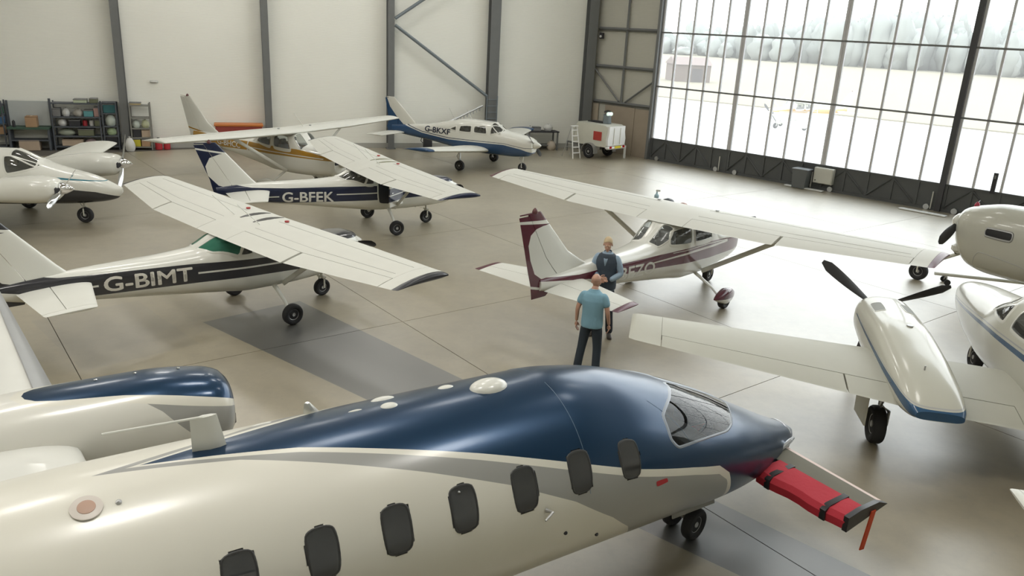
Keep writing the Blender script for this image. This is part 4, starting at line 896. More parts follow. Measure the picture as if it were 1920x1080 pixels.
# roof fittings
def on_top(x, y):
    w, zt, zb, zm, n = F.at(x); return zm + (zt-zm)*math.sqrt(max(0, 1-(y/w)**2))
def dome(name, x, y, a, b, h, m=M_white):
    z = on_top(x, y); M = Matrix.Rotation(-math.asin(max(-1, min(1, y/.975))), 3, 'X'); rings = []
    for k in range(7):
        q = k/6*math.pi/2; rings.append([Vector((x, y, z)) + M @ Vector((math.cos(p*math.pi/10)*a*math.cos(q), math.sin(p*math.pi/10)*b*math.cos(q), h*math.sin(q)-.01)) for p in range(20)])
    return MB().loft(rings).build(name, m, P)
dome('satcom_dome', -5.58, 0.0, .20, .13, .085); dome('navigation_dome', -5.93, .21, .085, .055, .03); dome('navigation_dome', -6.55, .27, .12, .06, .035); dome('navigation_dome', -6.58, .06, .085, .06, .035)
dome('drain_fairing', -6.88, .11, .075, .018, .02); dome('drain_fairing', -7.63, .33, .10, .018, .02)
def blade(name, x, y, h, c0, c1, sweep, th=.022, m=M_white, tilt=0):
    z = on_top(x, y)-.015; rings = []
    for k in range(4):
        q = k/3; c = lerp(c0, c1, q); ring = [(x + (.5-u)*c - sweep*q, y + s_*th*math.sin(math.pi*min(1, u*1.1+.05)) + tilt*h*q, z + h*q) for u, s_ in ((0, 0), (.2, 1), (.5, 1), (.8, 1), (1, 0), (.8, -1), (.5, -1), (.2, -1))]
        rings.append(ring)
    return MB().loft(rings).build(name, m, P)
blade('blade_aerial', -7.18, .37, .12, .16, .05, .04)
blade('aerial_mast', -8.12, .02, .30, .26, .20, .03, .025)
MB().tube([(-8.06, .02, 2.90), (-8.85, .02, 2.93)], .011, 8).build('aerial_rod', M_white, P)
ring = MB().lathe([(-.01, .001), (0, .105), (.008, .105), (.012, .09), (.012, .001)], (0, 0, 0), 'z', 28).build('port_ring', mat('pale_port_ring', (.58, .53, .48), .4), P)
pp_ = F.pt(-9.02, -19.5, .004); nn_ = F.nrm(-9.02, -19.5); ring.matrix_local = Matrix.Translation(pp_) @ nn_.to_track_quat('Z', 'Y').to_matrix().to_4x4()
cp = MB().lathe([(.008, .001), (.008, .06), (.016, .058), (.02, .04), (.02, .001)], (0, 0, 0), 'z', 24).build('port_cap', mat('copper_port', (.42, .27, .20), .45), ring)
def stud(x, t, m, r=.02, nm='skin_fitting'):
    p = F.pt(x, t, .0); n = F.nrm(x, t); o = MB().lathe([(-.005, r), (.012, r*.9), (.02, r*.4), (.022, .001)], (0, 0, 0), 'z', 10).build(nm, m, P); o.matrix_local = Matrix.Translation(p) @ n.to_track_quat('Z', 'Y').to_matrix().to_4x4()
M_red = mat('red_placard', (.40, .02, .03), .4)
stud(-8.82, -20.5, M_hub, .022); stud(-9.6, -12, M_red, .03, 'red_lamp'); stud(-5.28, -100, M_dark); stud(-4.85, -112, M_dark); stud(-6.35, -58, M_hub, .012)
o = F.outline([(-4.18, -84), (-4.02, -83), (-4.0, -86), (-4.16, -88)], 'xt', -1); F.pane('rescue_placard', o, M_red, P, .003)
MB().tube([F.pt(-5.52, -81, .0), F.pt(-5.5, -81, .07), F.pt(-5.6, -83, .10)], [.02, .014, .01], 8).build('drain_mast', M_hub, P)
MB().tube([F.pt(-1.55, -132, -.01), F.pt(-1.5, -138, .07), F.pt(-1.4, -138, .08)], .014, 8).build('pitot_stub', M_hub, P)
# nose tip light strip edge
MB().tube([F.pt(-1.05, a, .004) for a in range(-60, 61, 12)], .010, 6).build('nose_edge_strip', mat('polished_edge', (.55, .57, .6), .25, metal=.7), P)
# foreplane
cs = Span([(0, -1.30, .80, 1.01, .12), (1.70, -1.22, .66, .93, .11)], .01)
M_can = mat('foreplane_grey', (.17, .165, .135), .75, spec=.2)
for sd in (-1, 1):
    mb = MB(); cs.panel(mb, .10, 1.62, .125, .56, sd, 4); mb.build('foreplane', M_can, P)
    mb = MB(); cs.panel(mb, .10, 1.64, 0, .13, sd, 4); mb.build('foreplane_leading_edge', mat('pinkish_white_boot', (.66, .52, .47), .45), P)
    # padded red cover over the rear half, with black straps
    rings = []
    for k in range(9):
        q = lerp(.56, 1.66, k/8); xl, c_, z_, th = cs.at(q); sag = .02*math.sin(k*1.4)
        r0 = [(xl-.55*c_, sd*q, z_+.052), (xl-.75*c_, sd*q, z_+.052+.01*math.sin(k)), (xl-1.03*c_-sag, sd*q, z_+.03), (xl-1.10*c_-sag, sd*q, z_-.03), (xl-1.08*c_-sag, sd*q, z_-.13), (xl-.9*c_, sd*q, z_-.10), (xl-.55*c_, sd*q, z_-.05)]
        rings.append(r0)
    MB().loft(rings).build('red_cover', mat('red_canvas', (.42, .018, .035), .75, bump=.3, bscale=20), P)
    for q in (.72, 1.42):
        xl, c_, z_, th = cs.at(q)
        MB().loft([[(xl-.52*c_, sd*(q+e), z_+.062), (xl-1.0*c_, sd*(q+e), z_+.048), (xl-1.13*c_, sd*(q+e), z_+.0), (xl-1.12*c_, sd*(q+e), z_-.13), (xl-1.0*c_, sd*(q+e), z_-.14), (xl-.47*c_, sd*(q+e), z_-.07)] for e in (-.035, .035)]).build('cover_strap', M_black, P)
    xl, c_, z_, th = cs.at(1.66)
    MB().loft([[(xl+.02-u*c_*1.1, sd*q, z_+h) for u, h in ((0, .0), (.25, .075), (.7, .075), (1.0, .04), (1.0, -.14), (.5, -.07))] for q in (1.64, 1.70)]).build('foreplane_tip', M_black, P)
    MB().prism([(-1.44, .93), (-1.52, .93), (-1.60, .45), (-1.52, .44)], sd*1.702, sd*1.715).build('warning_streamer', mat('orange_red_streamer', (.62, .07, .02), .6), P)
    MB().tube([(-1.62, sd*.42, 1.02), (-1.32, sd*.40, 1.12), (-1.12, sd*.30, 1.06)], [.035, .03, .02], 8).build('foreplane_root_fairing', mat('polished_edge', (.55, .57, .6), .25, metal=.7), P)
# mid wing
ws = Span([(0, -8.72, 1.95, 1.96, .13), (1.0, -8.86, 1.85, 1.97, .13), (2.6, -9.02, 1.5, 2.0, .13), (7.0, -9.50, .62, 2.10, .12)], .02, .0)
Mw = mat('canard_wing_white', (.64, .64, .60), .3, coat=.3)
lifting(P, ws, .6, 7.0, (.95, 4.2), (4.25, 6.6), Mw, Mw)
for sd in (-1, 1):
    mb = MB()
    rings = []
    for k in range(20):
        q = lerp(2.62, 6.9, k/19); xl, c_, z_, th = ws.at(q); rings.append([(xl+.012 - u*c_, sd*q, z_+h*c_) for u, h in ((.12, .074), (.05, .060), (.012, .036), (-.02, .0), (.012, -.034), (.05, -.05), (.12, -.058), (.09, -.03), (.03, .0), (.09, .03))])
    mb.loft(rings).build('leading_edge_boot', mat('grey_metal_boot', (.36, .37, .38), .35, metal=.5), P)
# wing root fairing
for sd in (-1, 1):
    rings = []
    for k in range(12):
        q = k/11; x = lerp(-8.25, -11.6, q); h = .15*math.sin(math.pi*(q*.9+.08))**.7; rings.append([(x, sd*(.62 + .62*math.sin(math.pi*q)**.5*math.cos(a)**2*.9), 1.98 + h*math.sin(a)*1.2) for a in [2*math.pi*p/14 for p in range(14)]])
    MB().loft(rings).build('wing_root_fairing', Mw, P)
# engine nacelles with pusher propellers
nk = [(-7.50,.30,2.22,1.72,1.97,2.4),(-7.56,.37,2.29,1.64,1.96,2.5),(-7.75,.43,2.36,1.56,1.95,2.5),(-8.3,.46,2.42,1.50,1.95,2.5),(-9.2,.47,2.42,1.48,1.95,2.4),(-10.2,.44,2.34,1.52,1.94,2.3),(-11.2,.34,2.2,1.62,1.92,2.2),(-11.7,.24,2.12,1.72,1.92,2.0)]
Mn = livery('nacelle_blue_grey_white', (.66, .65, .60), [(GR, [(-9.4,0),(-8.6,18),(-8.0,52),(-7.5,72)], [(-9.4,0),(-8.6,22),(-8.2,60),(-7.86,110),(-7.5,150)]), ((.68, .66, .585), None, [(-9.42,0),(-9.3,26),(-8.6,40),(-8.0,58),(-7.5,72)]), (PB, None, [(-9.32,0),(-9.30,9),(-9.22,17),(-9.05,23),(-8.9,26),(-8.5,33),(-8.0,46),(-7.5,60)])], 'ang', zc=1.95, rough=.28, coat=.5, crough=.12, metal_for=[PB])
for sd in (-1, 1):
    n = bpy.data.objects.new('engine_nacelle', None); link(n); n.parent = P; n.location = (0, sd*2.12, 0); Fn = Fus(nk); Fn.mesh('cowling', Mn, n, .05, 64)
    MB().box((-7.50, 0, 1.84), (.06, .4, .16), None, .03).build('air_intake', M_dark, n)
    for y in (-.5, .5): MB().tube([(-10.6, y*.8, 2.05), (-11.0, y, 2.1), (-11.4, y*1.05, 2.12)], [.10, .09, .08], 12).build('exhaust_stub', M_hub, n)
    prop(n, (-11.75, 0, 1.92), 1.08, 5, 20, M_black, (.45, .22), .18, rotM('Z', 180))
    for x in (-7.95, -8.35, -8.7): MB().lathe([(-.004, .018), (.006, .018), (.01, .004)], (x, .08, Fn.at(x)[1]), 'z', 8).build('latch', M_chrome, n)
# T tail
tf = Span([(1.9, -11.9, 2.2, 0, .1), (2.5, -12.3, 1.9, 0, .1), (3.95, -13.3, 1.3, 0, .1)], 0, vertical=True); mb = MB(); tf.panel(mb, 2.1, 3.95, 0, .68, 1, 4); mb.build('fin', Mw, P); mb = MB(); tf.panel(mb, 2.15, 3.9, .69, 1, 1, 4); mb.build('rudder', Mw, P)
th_ = Span([(0, -13.2, 1.1, 4.0, .1), (2.1, -13.75, .65, 3.95, .1)], 0); mb = MB()
for sd in (-1, 1): th_.panel(mb, 0, 2.08, 0, .68, sd, 3)
mb.build('tailplane', Mw, P)
for sd in (-1, 1): control(P, th_, 'elevator', .05, 2.05, .68, Mw, sd)
# undercarriage
for y in (-.17, .17): wheel(P, (-2.62, y, .205), .205, .14, 12)
MB().tube([(-2.75, 0, .95), (-2.64, 0, .36)], .055, 12).tube([(-2.64, 0, .38), (-2.62, 0, .205)], .045, 10).tube([(-2.62, -.17, .205), (-2.62, .17, .205)], .03, 8).build('nose_leg', M_hub, P)
MB().tube([(-2.5, 0, .75), (-2.42, 0, .5), (-2.58, 0, .36)], .02, 6).build('torque_link', M_alu, P)
for sd in (-1, 1): MB().box((-2.75, sd*.22, .62), (.7, .02, .3), rotM('X', sd*12), .005).build('gear_door', mat('grey_gear_door', GR, .4), P)
for sd in (-1, 1): oleo(P, -9.0, sd*1.35, 1.4, .29, .2)

# ---------------------------------------------------------------- two people talking
def smooth_body(parts, name, m, parent, voxel=.008, sm=4):
    """parts: list of (verts{name:(p, rx, ry)}, edges, root) skinned then fused into one surface"""
    meshes = []
    for vs, es, root in parts:
        ks = list(vs); me = bpy.data.meshes.new('skin'); me.from_pydata([vs[k][0] for k in ks], [(ks.index(a), ks.index(b)) for a, b in es], []); ob = link(bpy.data.objects.new('skin', me))
        md = ob.modifiers.new('s', 'SKIN'); md.use_smooth_shade = True; sk = me.skin_vertices[0].data
        for i, k in enumerate(ks):
            r_ = vs[k][1:]; sk[i].radius = (r_[0], r_[1] if len(r_) > 1 else r_[0]); sk[i].use_root = (k == root)
        ob.modifiers.new('u', 'SUBSURF').levels = 2
        dg = bpy.context.evaluated_depsgraph_get(); meshes.append(bpy.data.meshes.new_from_object(ob.evaluated_get(dg))); bpy.data.objects.remove(ob)
    bm = bmesh.new()
    for me in meshes: bm.from_mesh(me)
    return bm
def finish(bm, extra, name, m, parent, voxel=.009, sm=3):
    me = bpy.data.meshes.new(name); bm.to_mesh(me); bm.free()
    if extra:
        bm = bmesh.new(); bm.from_mesh(me)
        t = bpy.data.meshes.new('t'); t.from_pydata(extra.v, [], extra.f); bm.from_mesh(t); bm.to_mesh(me); bm.free()
    ob = link(bpy.data.objects.new(name, me))
    r_ = ob.modifiers.new('r', 'REMESH'); r_.mode = 'VOXEL'; r_.voxel_size = voxel; r_.use_smooth_shade = True
    s_ = ob.modifiers.new('m', 'SMOOTH'); s_.iterations = sm; s_.factor = .5
    dg = bpy.context.evaluated_depsgraph_get(); me2 = bpy.data.meshes.new_from_object(ob.evaluated_get(dg)); bpy.data.objects.remove(ob)
    me2.materials.clear(); me2.materials.append(m); me2.shade_smooth(); o = link(bpy.data.objects.new(name, me2)); o.parent = parent; return o
def ellipsoid(mb, c, r, n=16, k=10, M=None):
    rings = []
    for i in range(k+1):
        a = math.pi*i/k; rr = max(math.sin(a), .02)
        rings.append([Vector(c) + ((M or Matrix.Identity(3)) @ Vector((math.cos(2*math.pi*j/n)*rr*r[0], math.sin(2*math.pi*j/n)*rr*r[1], math.cos(a)*r[2]))) for j in range(n)])
    return mb.loft(rings)
def hand_chains(wrist, palm_dir, side_dir, fold, thumb_side):
    """five fingers rooted in the palm; returns skin parts. palm_dir: wrist->knuckles, side_dir: across the knuckles, fold: direction the fingers curl to"""
    w = Vector(wrist); d = Vector(palm_dir).normalized(); s_ = Vector(side_dir).normalized(); f = Vector(fold).normalized(); parts = []
    pv = {'a': (tuple(w), .024, .024), 'b': (tuple(w + d*.045), .036, .018), 'c': (tuple(w + d*.085), .038, .016)}; parts.append((pv, [('a', 'b'), ('b', 'c')], 'a'))
    for i, (o, L_) in enumerate(((-.03, .066), (-.01, .076), (.011, .072), (.03, .056))):
        k0 = w + d*.06 + s_*o*.8; k1 = w + d*.092 + s_*o; k2 = k1 + d*L_*.42 + f*L_*.20; k3 = k2 + d*L_*.25 + f*L_*.34; k4 = k3 + d*L_*.05 + f*L_*.26
        vs = {'a': (tuple(k0), .009), 'b': (tuple(k1), .010), 'c': (tuple(k2), .009), 'd': (tuple(k3), .0082), 'e': (tuple(k4), .0072)}; parts.append((vs, [('a', 'b'), ('b', 'c'), ('c', 'd'), ('d', 'e')], 'a'))
    t = thumb_side; k0 = w + d*.025 + s_*t*.015; k1 = w + d*.045 + s_*t*.045 + f*.012; k2 = k1 + d*.03 + s_*t*.012 + f*.015; k3 = k2 + d*.024 - s_*t*.004 + f*.012
    parts.append(({'a': (tuple(k0), .013), 'b': (tuple(k1), .0125), 'c': (tuple(k2), .011), 'd': (tuple(k3), .009)}, [('a', 'b'), ('b', 'c'), ('c', 'd')], 'a'))
    return parts
def person(name, label, loc, rz, J, skin, shirt, sleeve, hair, hairstyle, shoes, trousers, tilt=(0, 0), vest=None, arms=None, collar=None):
    P = thing(name, label, 'person', (loc[0], loc[1], 0), R(rz)); H_ = J['head']; hc = Vector(H_)
    trunk = {'pel': ((0, 0, .96), .15, .115), 'sp': (J['spine'], .145, .11), 'ch': (J['chest'], .165, .118), 'nk': (J['neck'], .062, .064), 'hd': (tuple(hc + Vector((0, -.012, -.06))), .062, .068)}
    E_ = [('pel', 'sp'), ('sp', 'ch'), ('ch', 'nk'), ('nk', 'hd')]
    for s_ in 'LR':
        trunk.update({'h'+s_: (J['hip'+s_], .092), 'k'+s_: (J['knee'+s_], .06), 'a'+s_: (J['ank'+s_], .04), 't'+s_: (J['toe'+s_], .04, .03), 's'+s_: (J['sh'+s_], .058), 'e'+s_: (J['el'+s_], .042), 'w'+s_: (J['wr'+s_], .028)})
        E_ += [('pel', 'h'+s_), ('h'+s_, 'k'+s_), ('k'+s_, 'a'+s_), ('a'+s_, 't'+s_), ('ch', 's'+s_), ('s'+s_, 'e'+s_), ('e'+s_, 'w'+s_)]
    parts = [(trunk, E_, 'pel')]
    for s_ in 'LR': parts += hand_chains(J['wr'+s_], *J['hand'+s_])
    bm = smooth_body(parts, 'body', skin, P)
    Mh = Matrix.Rotation(R(tilt[1]), 3, 'Z') @ Matrix.Rotation(R(tilt[0]), 3, 'X'); ex = MB()
    def hp(p): return hc + Mh @ Vector(p)
    ellipsoid(ex, hp((0, -.012, .03)), (.076, .096, .095), M=Mh); ellipsoid(ex, hp((0, .02, -.035)), (.062, .072, .078), M=Mh); ellipsoid(ex, hp((0, .055, -.085)), (.034, .03, .028), M=Mh)   # skull, face, chin
    ex.loft([[hp(p) for p in r_] for r_ in ([(-.010, .085, .012), (.010, .085, .012), (.008, .07, .012), (-.008, .07, .012)], [(-.013, .102, -.018), (.013, .102, -.018), (.015, .075, -.022), (-.015, .075, -.022)], [(-.015, .112, -.036), (.015, .112, -.036), (.018, .075, -.042), (-.018, .075, -.042)])])
    ex.box(hp((0, .084, .026)), (.10, .02, .014), Mh, .006)
    for sd in (-1, 1): ellipsoid(ex, hp((sd*.079, -.005, -.012)), (.010, .021, .034), 10, 8, Mh @ rotM('Z', -sd*20))
    finish(bm, ex, 'body', skin, P, .006, 2)
    for sd in (-1, 1):
        e = MB(); ellipsoid(e, hp((sd*.03, .079, .006)), (.011, .009, .008), 10, 8, Mh); eye = e.build('eye', mat('eye_white', (.65, .63, .6), .3), P); e = MB(); ellipsoid(e, hp((sd*.03, .0865, .006)), (.0045, .003, .0045), 8, 6, Mh); e.build('iris', mat('iris_dark', (.03, .05, .08), .2), eye)
    m_ = MB(); m_.box(hp((0, .087, -.060)), (.042, .012, .009), Mh, .004); m_.build('mouth', mat('lips', (.36, .14, .12), .5), P)
    for sd in (-1, 1): m_ = MB(); m_.box(hp((sd*.031, .090, .028)), (.034, .008, .007), Mh @ rotM('Y', sd*8), .003); m_.build('eyebrow', hair, P)
    # hair: cap cut over the brow; or a close-cropped fringe around a bald crown
    rings = []
    for i in range(9):
        a = R(lerp(6, 92, i/8)) if hairstyle == 'full' else R(lerp(68, 100, i/8)); ring = []
        for j in range(22):
            b = 2*math.pi*j/22; fr = max(0, math.sin(b)); cut = 0.0
            k = 1.075 if hairstyle == 'full' else .995 + .012*math.sin(math.pi*i/8); aa = a
            if hairstyle == 'full' : aa = a*(1 - .48*fr**1.5) 
            else: aa = min(a*(1-.0*fr), a)
            if hairstyle != 'full' and fr > .2: k = .93
            ring.append(hp((math.cos(b)*math.sin(aa)*.078*k, -.012 + math.sin(b)*math.sin(aa)*.097*k, .028 + math.cos(aa)*.098*k)))
        rings.append(ring)
    MB().loft(rings, True, True).build('hair', hair, P, angle=180)
    # trousers, shirt, shoes
    tr = {'pel': ((0, -.005, .975), .168, .13), 'top': ((0, -.005, 1.03), .16, .125)}; te = [('pel', 'top')]
    for s_ in 'LR':
        h, k, a = (Vector(J[q+s_]) for q in ('hip', 'knee', 'ank'))
        tr.update({'h'+s_: (tuple(h), .112), 'm'+s_: (tuple(h.lerp(k, .55)), .094), 'k'+s_: (tuple(k), .082), 'c'+s_: (tuple(k.lerp(a, .5)+Vector((0, -.012, 0))), .078), 'a'+s_: (tuple(a+Vector((0, -.005, -.045))), .080)}); te += [('pel', 'h'+s_), ('h'+s_, 'm'+s_), ('m'+s_, 'k'+s_), ('k'+s_, 'c'+s_), ('c'+s_, 'a'+s_)]
    finish(smooth_body([(tr, te, 'pel')], 't', trousers, P), None, 'trousers', trousers, P, .012, 4)
    def torso(w, lo, arm, nm, m, upto=.45, aw=.066):
        sp_, ch_, nk_ = (Vector(J[q]) for q in ('spine', 'chest', 'neck')); ex = MB(); rings = []
        for z_, rx, ry in ((lo-.10, .186, .146), (lo-.04, .192, .150), (lo+.10, .184, .146), (sp_.z+.05, .182, .144), (ch_.z-.06, .198, .150), (ch_.z+.02, .205, .150), (ch_.z+.085, .19, .130), (nk_.z-.05, .150, .112), (nk_.z-.02, .105, .092), (nk_.z+.004, .086, .086), (nk_.z+.016, .08, .08))[:9 if w > 0 else 10]:
            k = max(0, min(1, (z_-1.0)/(nk_.z-1.0))); cx, cy = lerp(0, nk_.x, k), lerp(-.005, nk_.y-.005, k) + (-.012 if .3 < k < .9 else 0)
            rings.append([(cx + sgn(math.cos(b_))*abs(math.cos(b_))**.85*(rx+w), cy + math.sin(b_)*(ry+w), z_) for b_ in [2*math.pi*p/24 for p in range(24)]])
        ex.loft(rings)
        prts = []
        for s_ in 'LR':
            a, e, w_ = (Vector(J[q+s_]) for q in ('sh', 'el', 'wr')); ar = {'i': (tuple(a.lerp(Vector(J['chest']), .45)), .085+w), 's': (tuple(a), .080+w)}; ae = [('i', 's')]
            if arm == 'short': ar['u'] = (tuple(a.lerp(e, .35)), .074); ar['v'] = (tuple(a.lerp(e, .70)), .072); ae += [('s', 'u'), ('u', 'v')]
            if arm == 'long': ar['u'] = (tuple(a.lerp(e, .5)), .070); ar['e'] = (tuple(e), .064); ar['m'] = (tuple(e.lerp(w_, .5)), .056); ar['w'] = (tuple(e.lerp(w_, .86)), .046); ae += [('s', 'u'), ('u', 'e'), ('e', 'm'), ('m', 'w')]
            prts.append((ar, ae, 'i'))
        return finish(smooth_body(prts, nm, m, P), ex, nm, m, P, .010, 3)
    torso(0, .97, sleeve, 'shirt', shirt)
    if vest: torso(.014, .985, 'none', 'gilet', vest)
    if vest:
        MB().loft([[(-.048, .128, 1.475), (.048, .128, 1.475), (.048, .10, 1.475), (-.048, .10, 1.475)], [(-.034, .158, 1.42), (.034, .158, 1.42), (.034, .12, 1.42), (-.034, .12, 1.42)], [(-.008, .176, 1.32), (.008, .176, 1.32), (.008, .14, 1.32), (-.008, .14, 1.32)]]).build('shirt_front', shirt, P, angle=180)
    if collar:
        nk = Vector(J['neck']); MB().loft([[nk + Vector((math.cos(b)*r_, -.008 + math.sin(b)*r_*1.02, z_ + .012*math.sin(-b))) for b in [2*math.pi*p/20 for p in range(20)]] for r_, z_ in ((.082, -.055), (.076, .0), (.070, .018), (.064, -.01), (.066, -.05))], False, False).build('collar', collar, P, angle=180)
    for s_ in 'LR':
        a, t = Vector(J['ank'+s_]), Vector(J['toe'+s_]); d = (t-a); d.z = 0; d.normalize(); n_ = Vector((-d.y, d.x, 0)); rings = []
        for q, w_, h in ((-.075, .030, .075), (-.05, .040, .095), (0, .042, .10), (.06, .043, .08), (.12, .048, .058), (.17, .044, .045), (.20, .022, .03)):
            c_ = Vector((a.x, a.y, 0)) + d*q; rings.append([c_ + n_*(math.cos(b)*w_) + Vector((0, 0, .012 + max(0, math.sin(b))*h)) if math.sin(b) > -.01 else c_ + n_*(math.cos(b)*w_*.98) + Vector((0, 0, .002)) for b in [2*math.pi*p/16 for p in range(16)]])
        s_o = MB().loft(rings).build('shoe', shoes, P, angle=60)
        MB().loft([[c_ for c_ in [Vector((p.x, p.y, 0.001)) for p in r_]] for r_ in rings[:1]] + [[Vector((p.x, p.y, .022)) for p in r_] for r_ in rings[:1]], True, True).v
    return P
SKIN = mat('skin', (.50, .29, .21), .5, var=.08, scale=20)
JA = dict(spine=(0, -.005, 1.14), chest=(.005, -.01, 1.31), neck=(.0, .0, 1.49), head=(.005, .03, 1.625), hipL=(-.09, 0, .90), hipR=(.09, 0, .90), kneeL=(-.15, .015, .50), kneeR=(.12, .03, .50), ankL=(-.20, -.03, .085), ankR=(.14, -.03, .085), toeL=(-.235, .10, .035), toeR=(.235, .085, .035),
    shL=(-.185, -.005, 1.41), shR=(.185, -.005, 1.41), elL=(-.265, -.03, 1.14), elR=(.265, -.02, 1.13), wrL=(-.285, .04, .90), wrR=(.275, .10, .90),
    handL=((-.02, .12, -1), (0, 1, .1), (.6, .25, -.2), 1), handR=((.0, .22, -1), (0, 1, .2), (-.6, .25, -.2), 1))
person('person', 'bald man in light blue polo shirt and dark trousers, seen from behind', (1.44, 13.02), -20, JA, SKIN, mat('light_blue_polo', (.20, .37, .47), .8, bump=.2), 'short', mat('cropped_grey_hair', (.42, .25, .185), .7), 'fringe', mat('dark_trainers', (.03, .03, .035), .6), mat('navy_trousers', (.022, .032, .045), .8, bump=.2), (-4, -8), collar=mat('light_blue_polo', (.20, .37, .47), .8)).scale = (1.03, 1.03, 1.09)
JB = dict(spine=(0, 0, 1.17), chest=(0, .0, 1.35), neck=(0, .025, 1.535), head=(.0, .07, 1.68), hipL=(-.09, 0, .93), hipR=(.09, 0, .93), kneeL=(-.12, .03, .51), kneeR=(.12, .03, .51), ankL=(-.15, -.03, .085), ankR=(.14, -.02, .085), toeL=(-.20, .11, .035), toeR=(.19, .12, .035),
    shL=(-.19, 0, 1.45), shR=(.19, 0, 1.45), elL=(-.285, -.005, 1.17), elR=(.285, .0, 1.16), wrL=(-.10, .235, 1.075), wrR=(.08, .22, 1.115),
    handL=((1, .25, .02), (0, -.1, 1), (.2, -.6, -.1), 1), handR=((-1, .3, .0), (0, -.1, 1), (-.2, -.6, -.1), 1))
person('person', 'grey-haired man in dark quilted gilet over blue shirt facing the camera', (1.86, 15.02), 160, JB, SKIN, mat('pale_blue_shirt', (.27, .36, .46), .8, bump=.2), 'long', mat('sandy_grey_hair', (.56, .44, .28), .8), 'full', mat('brown_shoes', (.06, .05, .045), .5), mat('dark_jeans', (.022, .028, .042), .85, bump=.2), (-24, 12), vest=mat('navy_gilet', (.040, .056, .080), .75, bump=.3, bscale=25), collar=mat('navy_gilet', (.040, .056, .080), .75)).scale = (1.05, 1.05, 1.16)

# ---------------------------------------------------------------- things along the walls
def at_wall(s, off): p = BW(s, off); return (p.x, p.y, 0)
def at_door(s, off): p = DW(s, off); return (p.x, p.y, 0)
def PXY(P_): return (P_[0], P_[1])
# white towed bowser in the corner
M_tr = mat('cream_bodywork', (.66, .66, .58), .35, coat=.2); M_trw = mat('white_rear_door', (.80, .80, .78), .35, coat=.2)
t = thing('tow_trailer', 'white towed ground power trailer parked in the corner', 'trailer', (3.98, 39.5, 0), R(-44))
# local: x along the length (rear towards the camera at +x), y across
side_p = [(-1.25, .62), (-1.25, 1.15), (-.95, 1.68), (.75, 1.66), (.90, 1.60), (.90, .62)]
MB().prism(side_p, -.66, .66).build('body', M_tr, t)
rp = [(-.66, .70), (-.70, 1.0), (-.62, 1.32), (-.62, 1.62), (.62, 1.62), (.62, 1.32), (.70, 1.0), (.66, .70)]
MB().prism(rp, .90, 1.02, 'x').build('rear_door', M_trw, t)
MB().box((1.035, -.25, 1.15), (.02, .03, .8)).box((1.035, .25, 1.15), (.02, .03, .8)).build('door_rib', M_tr, t)
MB().box((.98, 0, .60), (.22, 1.36, .14), None, .04).build('bumper', M_trw, t)
MB().box((1.095, .05, .635), (.012, .48, .11)).build('number_plate', mat('yellow_plate', (.75, .62, .05), .5), t)
for y in (-.52, .50): MB().box((1.095, y, .64), (.02, .16, .11), None, .008).build('rear_lamp', mat('red_lens', (.42, .02, .02), .25), t)
for y in (-.74, .74): wheel(t, (-.05, y, .33), .33, .2)
for y in (-.74, .74):
    MB().loft([[(-.05 + math.cos(R(a_))*r_, y+w_, .33 + math.sin(R(a_))*r_) for r_, w_ in ((.39, -.14), (.42, -.14), (.42, .14), (.39, .14))] for a_ in range(-10, 191, 20)]).build('mudguard', mat('grey_mudguard', (.28, .28, .27), .6), t)
MB().box((.35, -.675, 1.12), (.5, .02, .42)).build('side_panel', mat('red_sign_panel', (.45, .05, .04), .5), t)
MB().box((-1.6, 0, .5), (1.0, .09, .09)).tube([(-2.1, 0, .5), (-2.1, 0, .03)], .03, 8).build('drawbar', M_steel, t)
MB().tube([(1.05, .64, .7), (1.05, .64, .02)], .022, 8).tube([(1.05, .74, .66), (1.05, .74, .02)], .022, 8).build('prop_stand', M_trw, t)
MB().box((-.3, .1, 1.70), (.9, .5, .05)).build('roof_hatch', M_dark, t)
o = thing('work_light', 'dark tripod work light with glowing lens on the trailer roof', 'lamp', (4.23, 39.35, 1.68), R(-60))
MB().lathe([(0, .20), (.06, .21), (.35, .19), (.42, .20), (.46, .12)], (0, 0, 0), 'z', 20).build('lamp_body', M_steel2, o)
MB().box((.17, 0, .47), (.10, .34, .18), None, .04).build('lens', mat('pale_lens', (.75, .85, .8), .2, emit=(.8, 1, .9), es=.5), o)
MB().lathe([(0, .2), (.08, .16), (.12, .05)], (0, 0, .52), 'z', 18).build('lamp_hood', M_black, o)
# stepladder
t = thing('stepladder', 'white aluminium stepladder standing in front of the trailer', 'ladder', (2.62, 38.85, 0), R(-55))
mb = MB()
for y in (-.19, .19): mb.tube([(.34, y*1.2, 0), (0, y*.8, 1.52)], .028, 6)
mb.build('front_stile', M_trw, t)
for k in range(5): MB().box((.34*(1-k/5.2)-.06, 0, .27+.265*k), (.11, .38-.022*k, .04), None, .008).build('tread', M_trw, t)
mb = MB()
for y in (-.17, .17): mb.tube([(-.52, y*1.4, 0), (-.05, y*.8, 1.50)], .016, 6)
mb.tube([(-.36, -.2, .5), (-.36, .2, .5)], .012, 6).build('rear_frame', M_alu, t)
MB().box((0, 0, 1.53), (.2, .36, .04), None, .01).build('top_step', M_trw, t)
